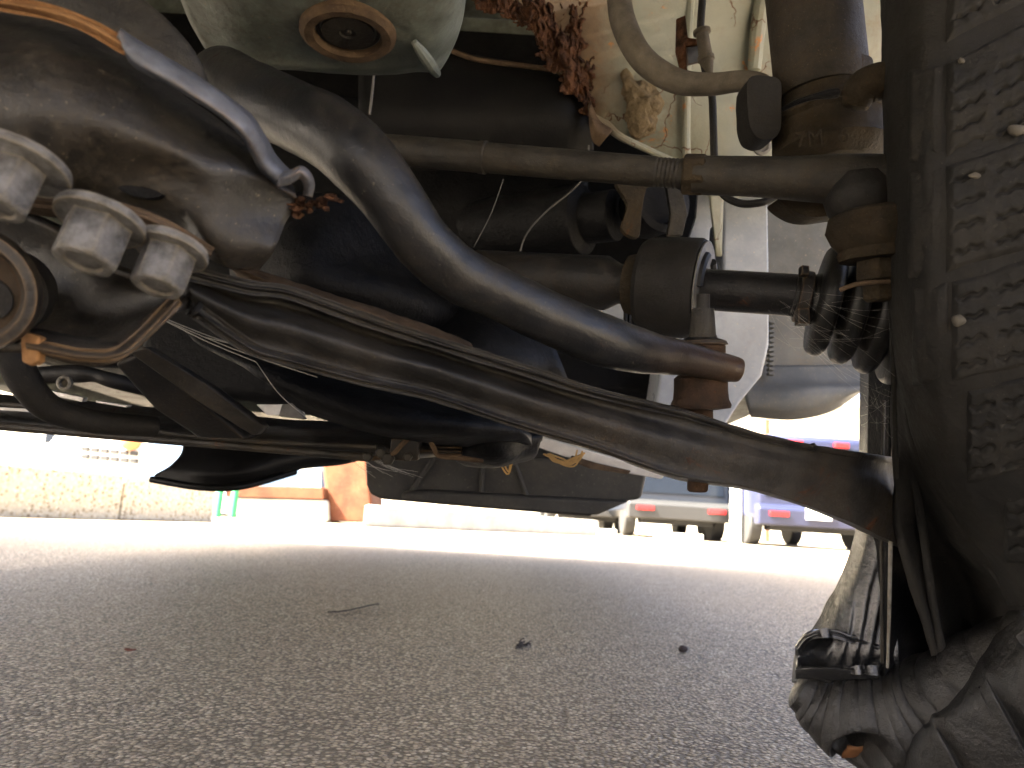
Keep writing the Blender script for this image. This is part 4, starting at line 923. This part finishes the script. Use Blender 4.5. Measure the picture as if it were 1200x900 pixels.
# dry grass caught behind the arm
bm = new()
for i in range(9):
    a0 = rng.uniform(-4, 4)
    wire(bm, [(640 + a0, 532, .55), (655 + rng.uniform(-6, 6), 540 + rng.uniform(-3, 4), .55), (670 + rng.uniform(-5, 5), 543 + rng.uniform(-5, 3), .55), (680 + rng.uniform(-4, 6), 532 + rng.uniform(-5, 4), .55)], .0007, 12, 5)
for p in ([(590, 543, .5), (596, 553, .5), (598, 540, .5)], [(586, 544, .5), (595, 556, .5), (600, 543, .5)]): wire(bm, p, .0006, 8, 5)
tag(obj('dry_grass', bm, M['straw']), 'tuft of orange dry grass caught under the control arm', 'dry grass')
# cobwebs
def web(name, ends, r, label):
    bm = new()
    for a_, b_ in ends:
        A, B = Vector(a_), Vector(b_); m_ = (A + B) / 2 + Vector((rng.uniform(-3, 3), rng.uniform(0, 7), rng.uniform(-.002, .002)))
        wire(bm, [A, m_, B], r, 10, 4)
    return tag(obj(name, bm, M['web']), label, 'cobweb')
E = []
for i in range(24):
    a_ = (rng.uniform(900, 975), rng.uniform(330, 410), rng.uniform(.36, .38)); E.append((a_, (a_[0] + rng.uniform(30, 120), a_[1] + rng.uniform(-20, 90), .35)))
web('cobweb', E, .000025, 'cobweb strands spun across the ribbed axle boot')
E = []
for i in range(30):
    a_ = (rng.uniform(1005, 1042), rng.uniform(450, 500), .40); E.append((a_, (a_[0] + rng.uniform(-20, 34), a_[1] + rng.uniform(-20, 25), .385)))
web('cobweb', E, .000025, 'cobweb hanging between the control arm end and the tyre')
E = [((185, 370, .3), (330, 420, .3)), ((190, 374, .3), (372, 442, .3)), ((186, 372, .3), (300, 424, .3)), ((300, 424, .3), (360, 490, .36)), ((240, 395, .3), (420, 428, .3))]
web('cobweb', E, .00022, 'pale stringy cobweb strands below the left end of the control arm')
E = [((405 + i * 2, 530, .5), (430 + i * 5, 548 + rng.uniform(0, 14), .56)) for i in range(14)]
web('cobweb', E, .00008, 'small cobweb under the crossmember beside the dark tray')

# ================================================================== BACKGROUND
UP = Vector((0, 0, 1))
def upright(name, pts_px, y_ground, depth, mat, label, cat, bevel=.01, parent=None):
    """outline standing on the ground at distance y, given in photo px and built with a real depth"""
    return None
def ray_at(u, v, Y):            # photo pixel -> point on the vertical plane y = Y
    r = ROT @ Vector(((u - 600) / F, (450 - v) / F, -1)); return CAM + r * (Y / r.y)
# concrete kerb blocks
def kerb(a_, b_, h, dpt, label):
    A, B = G(*a_), G(*b_); dirv = (B - A).normalized(); n = Vector((-dirv.y, dirv.x, 0))
    bm = new(); poly3(bm, [A, B, B + UP * h, A + UP * h], n * dpt); return tag(obj('kerb_block', bm, M['aggregate'], bevel=.012), label, 'kerb', 'concrete kerb blocks on the left')
kerb((-130, 602), (139, 609), .275, .5, 'long pale aggregate kerb block at the left edge of the picture')
kerb((141, 609), (249, 611.5), .27, .5, 'aggregate kerb block beside the green posts')
# white truck with grille behind the kerb
Y = 7.5
P = lambda u, v, y=Y: ray_at(u, v, y)
tk = thing('white_truck', (P(120, 570).x, Y, 0), 'white truck front with a slotted grille behind the kerb', 'truck')
bm = new(); poly3(bm, [P(40, 560), P(40, 535), P(62, 513), P(70, 420), P(225, 420), P(225, 570)], Vector((0, 2.2, 0))); obj('cab', bm, M['white'], tk, bevel=.04)
for r in range(2):
    for i in range(6):
        bm = new(); box(bm, P(100 + i * 11.5, 526 + r * 9 + i * 1.1, Y - .01), (.07, .04, .045)); obj('grille_slot', bm, M['dark'], tk)
bm = new(); lathe(bm, P(153, 516, Y - .03), Vector((0, -1, 0)), [(-.05, .1), (.02, .1), (.05, .06), (.055, 0)], 24); obj('lamp', bm, M['lamp_orange'], tk)
bm = new(); poly3(bm, [P(174, 516, Y - .04), P(222, 518, Y - .04), P(222, 560, Y - .04), P(170, 560, Y - .04)], Vector((0, .03, 0))); obj('side_panel', bm, M['blue_panel'], tk, bevel=.01)
# green posts
for u, lb in ((254, 'left green post of the pair behind the kerb'), (272, 'right green post of the pair behind the kerb')):
    g = G(u, 606.5); bm = new(); lathe(bm, g, UP, [(0, .034), (.6, .034), (.62, .02), (.62, 0)], 16); tag(obj('green_post', bm, M['green']), lb, 'post', 'green posts')
# rusty tank and concrete base
g = G(330, 609.5); Yt = g.y
bm = new(); poly3(bm, [ray_at(277, 609, Yt), ray_at(384, 612, Yt), ray_at(383, 586, Yt), ray_at(277, 583, Yt)], Vector((0, .8, 0))); tag(obj('concrete_base', bm, M['concrete'], bevel=.03), 'stained concrete base under the rusty beam', 'concrete block')
bm = new(); poly3(bm, [ray_at(264, 582, Yt - .03), ray_at(380, 585, Yt - .03), ray_at(380, 571, Yt - .03), ray_at(264, 569, Yt - .03)], Vector((0, .9, 0))); tag(obj('rusty_beam', bm, M['rust_steel'], bevel=.02), 'rusty steel beam lying on the concrete base', 'beam')
bm = new(); poly3(bm, [ray_at(384, 611, Yt + .1), ray_at(446, 613, Yt + .1), ray_at(436, 590, Yt + .1), ray_at(430, 535, Yt + .1), ray_at(376, 535, Yt + .1)], Vector((0, .7, 0))); tag(obj('steel_bin', bm, M['rust_steel'], bevel=.04), 'orange rusted steel bin left of the dark tray', 'bin')
Yb = Yt + 2.5
bm = new(); poly3(bm, [ray_at(262, 600, Yb), ray_at(262, 530, Yb), ray_at(395, 530, Yb), ray_at(395, 600, Yb)], Vector((0, 1.5, 0))); bb = tag(obj('blue_container', bm, M['blue_panel'], bevel=.05), 'faded blue container behind the rusty bin', 'container')
bm = new(); poly3(bm, [ray_at(352, 549, Yb - .03), ray_at(376, 549, Yb - .03), ray_at(376, 575, Yb - .03), ray_at(352, 575, Yb - .03)], Vector((0, .025, 0))); obj('panel', bm, M['white'], bb)
# long pale kerb in the middle
A, B = G(425, 617), G(700, 628)
bm = new(); poly3(bm, [A, B, B + UP * .2, A + UP * .2], Vector((.05, .6, 0))); tag(obj('kerb_stone', bm, M['concrete'], bevel=.02), 'long pale kerb stone under the dark tray', 'kerb')
# vehicles
def rearcar(name, label, u0, u1, vb, Wm, Hm, paint, low, kind):
    """car seen from behind: rear face at the distance that gives its real width"""
    um = (u0 + u1) / 2; Yc = Wm * F / (u1 - u0)
    g = ray_at(um, vb, Yc); X = g.x
    c = thing(name, (X, Yc, 0), label, 'car')
    w2 = Wm / 2
    secs = []                   # loft from the rear to the front: (y, half width low, half width top, z bottom, z belt, z roof)
    if kind == 'van': secs = [(0, w2 * .96, w2 * .80, .32, .95, Hm * .96), (.12, w2, w2 * .84, .3, 1.0, Hm), (2.2, w2, w2 * .84, .3, 1.0, Hm), (3.0, w2, w2 * .80, .3, 1.0, Hm * .8), (3.1, w2, w2 * .8, .3, .9, 1.0), (3.8, w2 * .95, w2 * .8, .35, .75, .85)]
    else: secs = [(0, w2 * .95, w2 * .85, .35, .78, .95), (.1, w2, w2 * .84, .3, .82, 1.0), (.7, w2, w2 * .8, .3, .9, 1.06), (1.2, w2, w2 * .72, .3, .9, Hm), (2.4, w2, w2 * .72, .3, .9, Hm), (3.1, w2, w2 * .8, .3, .9, 1.0), (4.2, w2 * .92, w2 * .8, .36, .7, .8)]
    bm = new(); rings = []
    for (y, wl, wt, zb, zm, zr) in secs:
        pr = [(-wl * .9, zb), (-wl, zb + .1), (-wl, zm), (-wt, zr - .06), (-wt + .08, zr), (wt - .08, zr), (wt, zr - .06), (wl, zm), (wl, zb + .1), (wl * .9, zb)]
        rings.append([bm.verts.new((X + p, Yc + y, z)) for p, z in pr])
    for i in range(len(rings) - 1):
        for j in range(10): bm.faces.new((rings[i][j], rings[i][(j + 1) % 10], rings[i + 1][(j + 1) % 10], rings[i + 1][j]))
    bm.faces.new(rings[0]); bm.faces.new(rings[-1]); bmesh.ops.recalc_face_normals(bm, faces=bm.faces[:])
    obj('body', bm, M[paint], c, bevel=.04)
    s0 = secs[0]; zr, zm = s0[5], s0[4]
    if kind == 'van':
        bm = new(); poly3(bm, [(X - w2 * .86, Yc - .012, .66), (X + w2 * .86, Yc - .012, .66), (X + w2 * .74, Yc - .012, zr - .1), (X - w2 * .74, Yc - .012, zr - .1)], Vector((0, .03, 0))); obj('rear_window', bm, M['glass'], c, bevel=.01)
    else:
        bm = new(); poly3(bm, [(X - w2 * .66, Yc + .72, 1.05), (X + w2 * .66, Yc + .72, 1.05), (X + w2 * .58, Yc + 1.16, Hm - .06), (X - w2 * .58, Yc + 1.16, Hm - .06)], Vector((0, -.02, .02))); obj('rear_window', bm, M['glass'], c)
    bm = new(); poly3(bm, [(X - w2, Yc - .1, .28), (X - w2, Yc - .12, .5), (X - w2, Yc - .02, .56), (X - w2, Yc + .1, .56), (X - w2, Yc + .1, .28)], Vector((Wm, 0, 0))); obj('bumper', bm, M[low], c, bevel=.025)
    for s in (-1, 1):
        bm = new()
        if kind == 'van': box(bm, (X + s * w2 * .68, Yc - .125, .43), (.26, .04, .065))
        else: box(bm, (X + s * w2 * .8, Yc - .01, .68), (.3, .05, .13))
        obj('tail_lamp', bm, M['lamp_red'], c, bevel=.01)
        for y in (.55, 2.9):
            bm = new(); lathe(bm, Vector((X + s * (w2 - .1), Yc + y, .29)), Vector((1, 0, 0)), [(-.09, .2), (-.09, .27), (-.07, .29), (.07, .29), (.09, .27), (.09, .2)], 28); obj('wheel', bm, M['dark'], c)
    if paint == 'sedan': bm = new(); box(bm, (X - .05, Yc - .135, .46), (.33, .03, .16)); obj('number_plate', bm, M['plate'], c)
    bm = new(); box(bm, (X, Yc + .3, .25), (Wm * .7, .3, .08)); obj('underbody', bm, M['dark'], c)
    return c, X, Yc
c, X, Yc = rearcar('parked_van', 'blue grey van parked facing away, between a white post and a small car', 735, 856, 633, 1.55, 1.5, 'van', 'van_low', 'van')
c, X, Yc = rearcar('parked_wagon', 'lilac blue tall car parked facing away, right of the white post', 887, 1032, 634, 1.68, 1.52, 'sedan', 'sedan', 'van')
for q in (-.42, .42):
    bm = new(); box(bm, (X + q * .75, Yc - .03, 1.40), (.2, .05, .07)); obj('roof_lamp', bm, M['lamp_red'], c, bevel=.01)
c, X, Yc = rearcar('parked_hatchback', 'small dark grey car half hidden by the dark tray', 640, 738, 628, 1.5, 1.42, 'van_low', 'van_low', 'van')
nb = thing('added_shade_truck', (-3.1, -.9, 0), 'unseen white box truck, added on the left to shade the ground', 'truck')  # out of view; added so its shadow covers the ground on the left
bm = new(); box(bm, (-3.1, -.5, 2.1), (2.1, 5.5, 2.3)); obj('cargo_box', bm, M['white'], nb, bevel=.03)
bm = new(); poly3(bm, [(-4.1, -3.3, .5), (-4.1, -5.0, .5), (-4.1, -5.1, 1.2), (-4.1, -4.7, 2.2), (-4.1, -3.3, 2.3)], Vector((2.0, 0, 0))); obj('cab', bm, M['white'], nb, bevel=.05)
bm = new(); box(bm, (-3.1, -.8, .78), (1.0, 6.6, .2)); obj('chassis', bm, M['dark'], nb, bevel=.01)
bm = new(); box(bm, (-2.095, -4.0, 1.75), (.02, .9, .5)); obj('side_window', bm, M['glass'], nb)
for x in (-4.05, -2.4):
    for y in (-4.2, .9):
        bm = new(); lathe(bm, Vector((x - .02, y, .38)), Vector((1, 0, 0)), [(0, .24), (0, .35), (.03, .38), (.2, .38), (.23, .35), (.23, .24)], 28); obj('wheel', bm, M['dark'], nb)
for u, lb in ((862, 'slim white post right behind the van'), (879, 'wide white post beside the blue sedan')):
    g = G(u, 637); bm = new(); box(bm, (g.x, g.y, .6), (.13 if u < 870 else .2, .14, 1.2)); tag(obj('white_post', bm, M['white'], bevel=.015), lb, 'post', 'white posts between the parked cars')
for u, v, wd, lb in ((795, 633, .6, 'parking stop behind the wheels of the van'), (711, 629, .22, 'short parking stop by the small grey car')):
    g = G(u, v + 1.5); bm = new(); box(bm, (g.x, g.y, .05), (wd, .14, .1)); tag(obj('parking_stop', bm, M['concrete'], bevel=.015), lb, 'parking stop', 'parking stops')
# building behind
bd = thing('building', (4, 24, 0), 'long cream building with a stained coping far behind the cars', 'building')
bm = new(); box(bm, (6, 26, 2.2), (46, 4, 4.4)); obj('wall', bm, M['building'], bd)
bm = new(); box(bm, (6, 23.9, 4.5), (46.4, .4, .25)); obj('coping', bm, M['concrete'], bd, bevel=.03)
for i in range(8):
    x = -14 + i * 5.4
    bm = new(); box(bm, (x, 23.97, 2.2), (1.8, .1, 1.3)); f_ = obj('window', bm, M['white'], bd, bevel=.02)
    bm = new(); box(bm, (x, 23.93, 2.2), (1.6, .06, 1.1)); obj('pane', bm, M['glass'], f_)
g = ray_at(899, 500, 16); bm = new(); lathe(bm, Vector((g.x, 16, 0)), UP, [(0, .05), (2.6, .05), (2.62, 0)], 14); tag(obj('rusty_pole', bm, M['rust']), 'thin rusty pole standing in front of the cream building', 'pole')
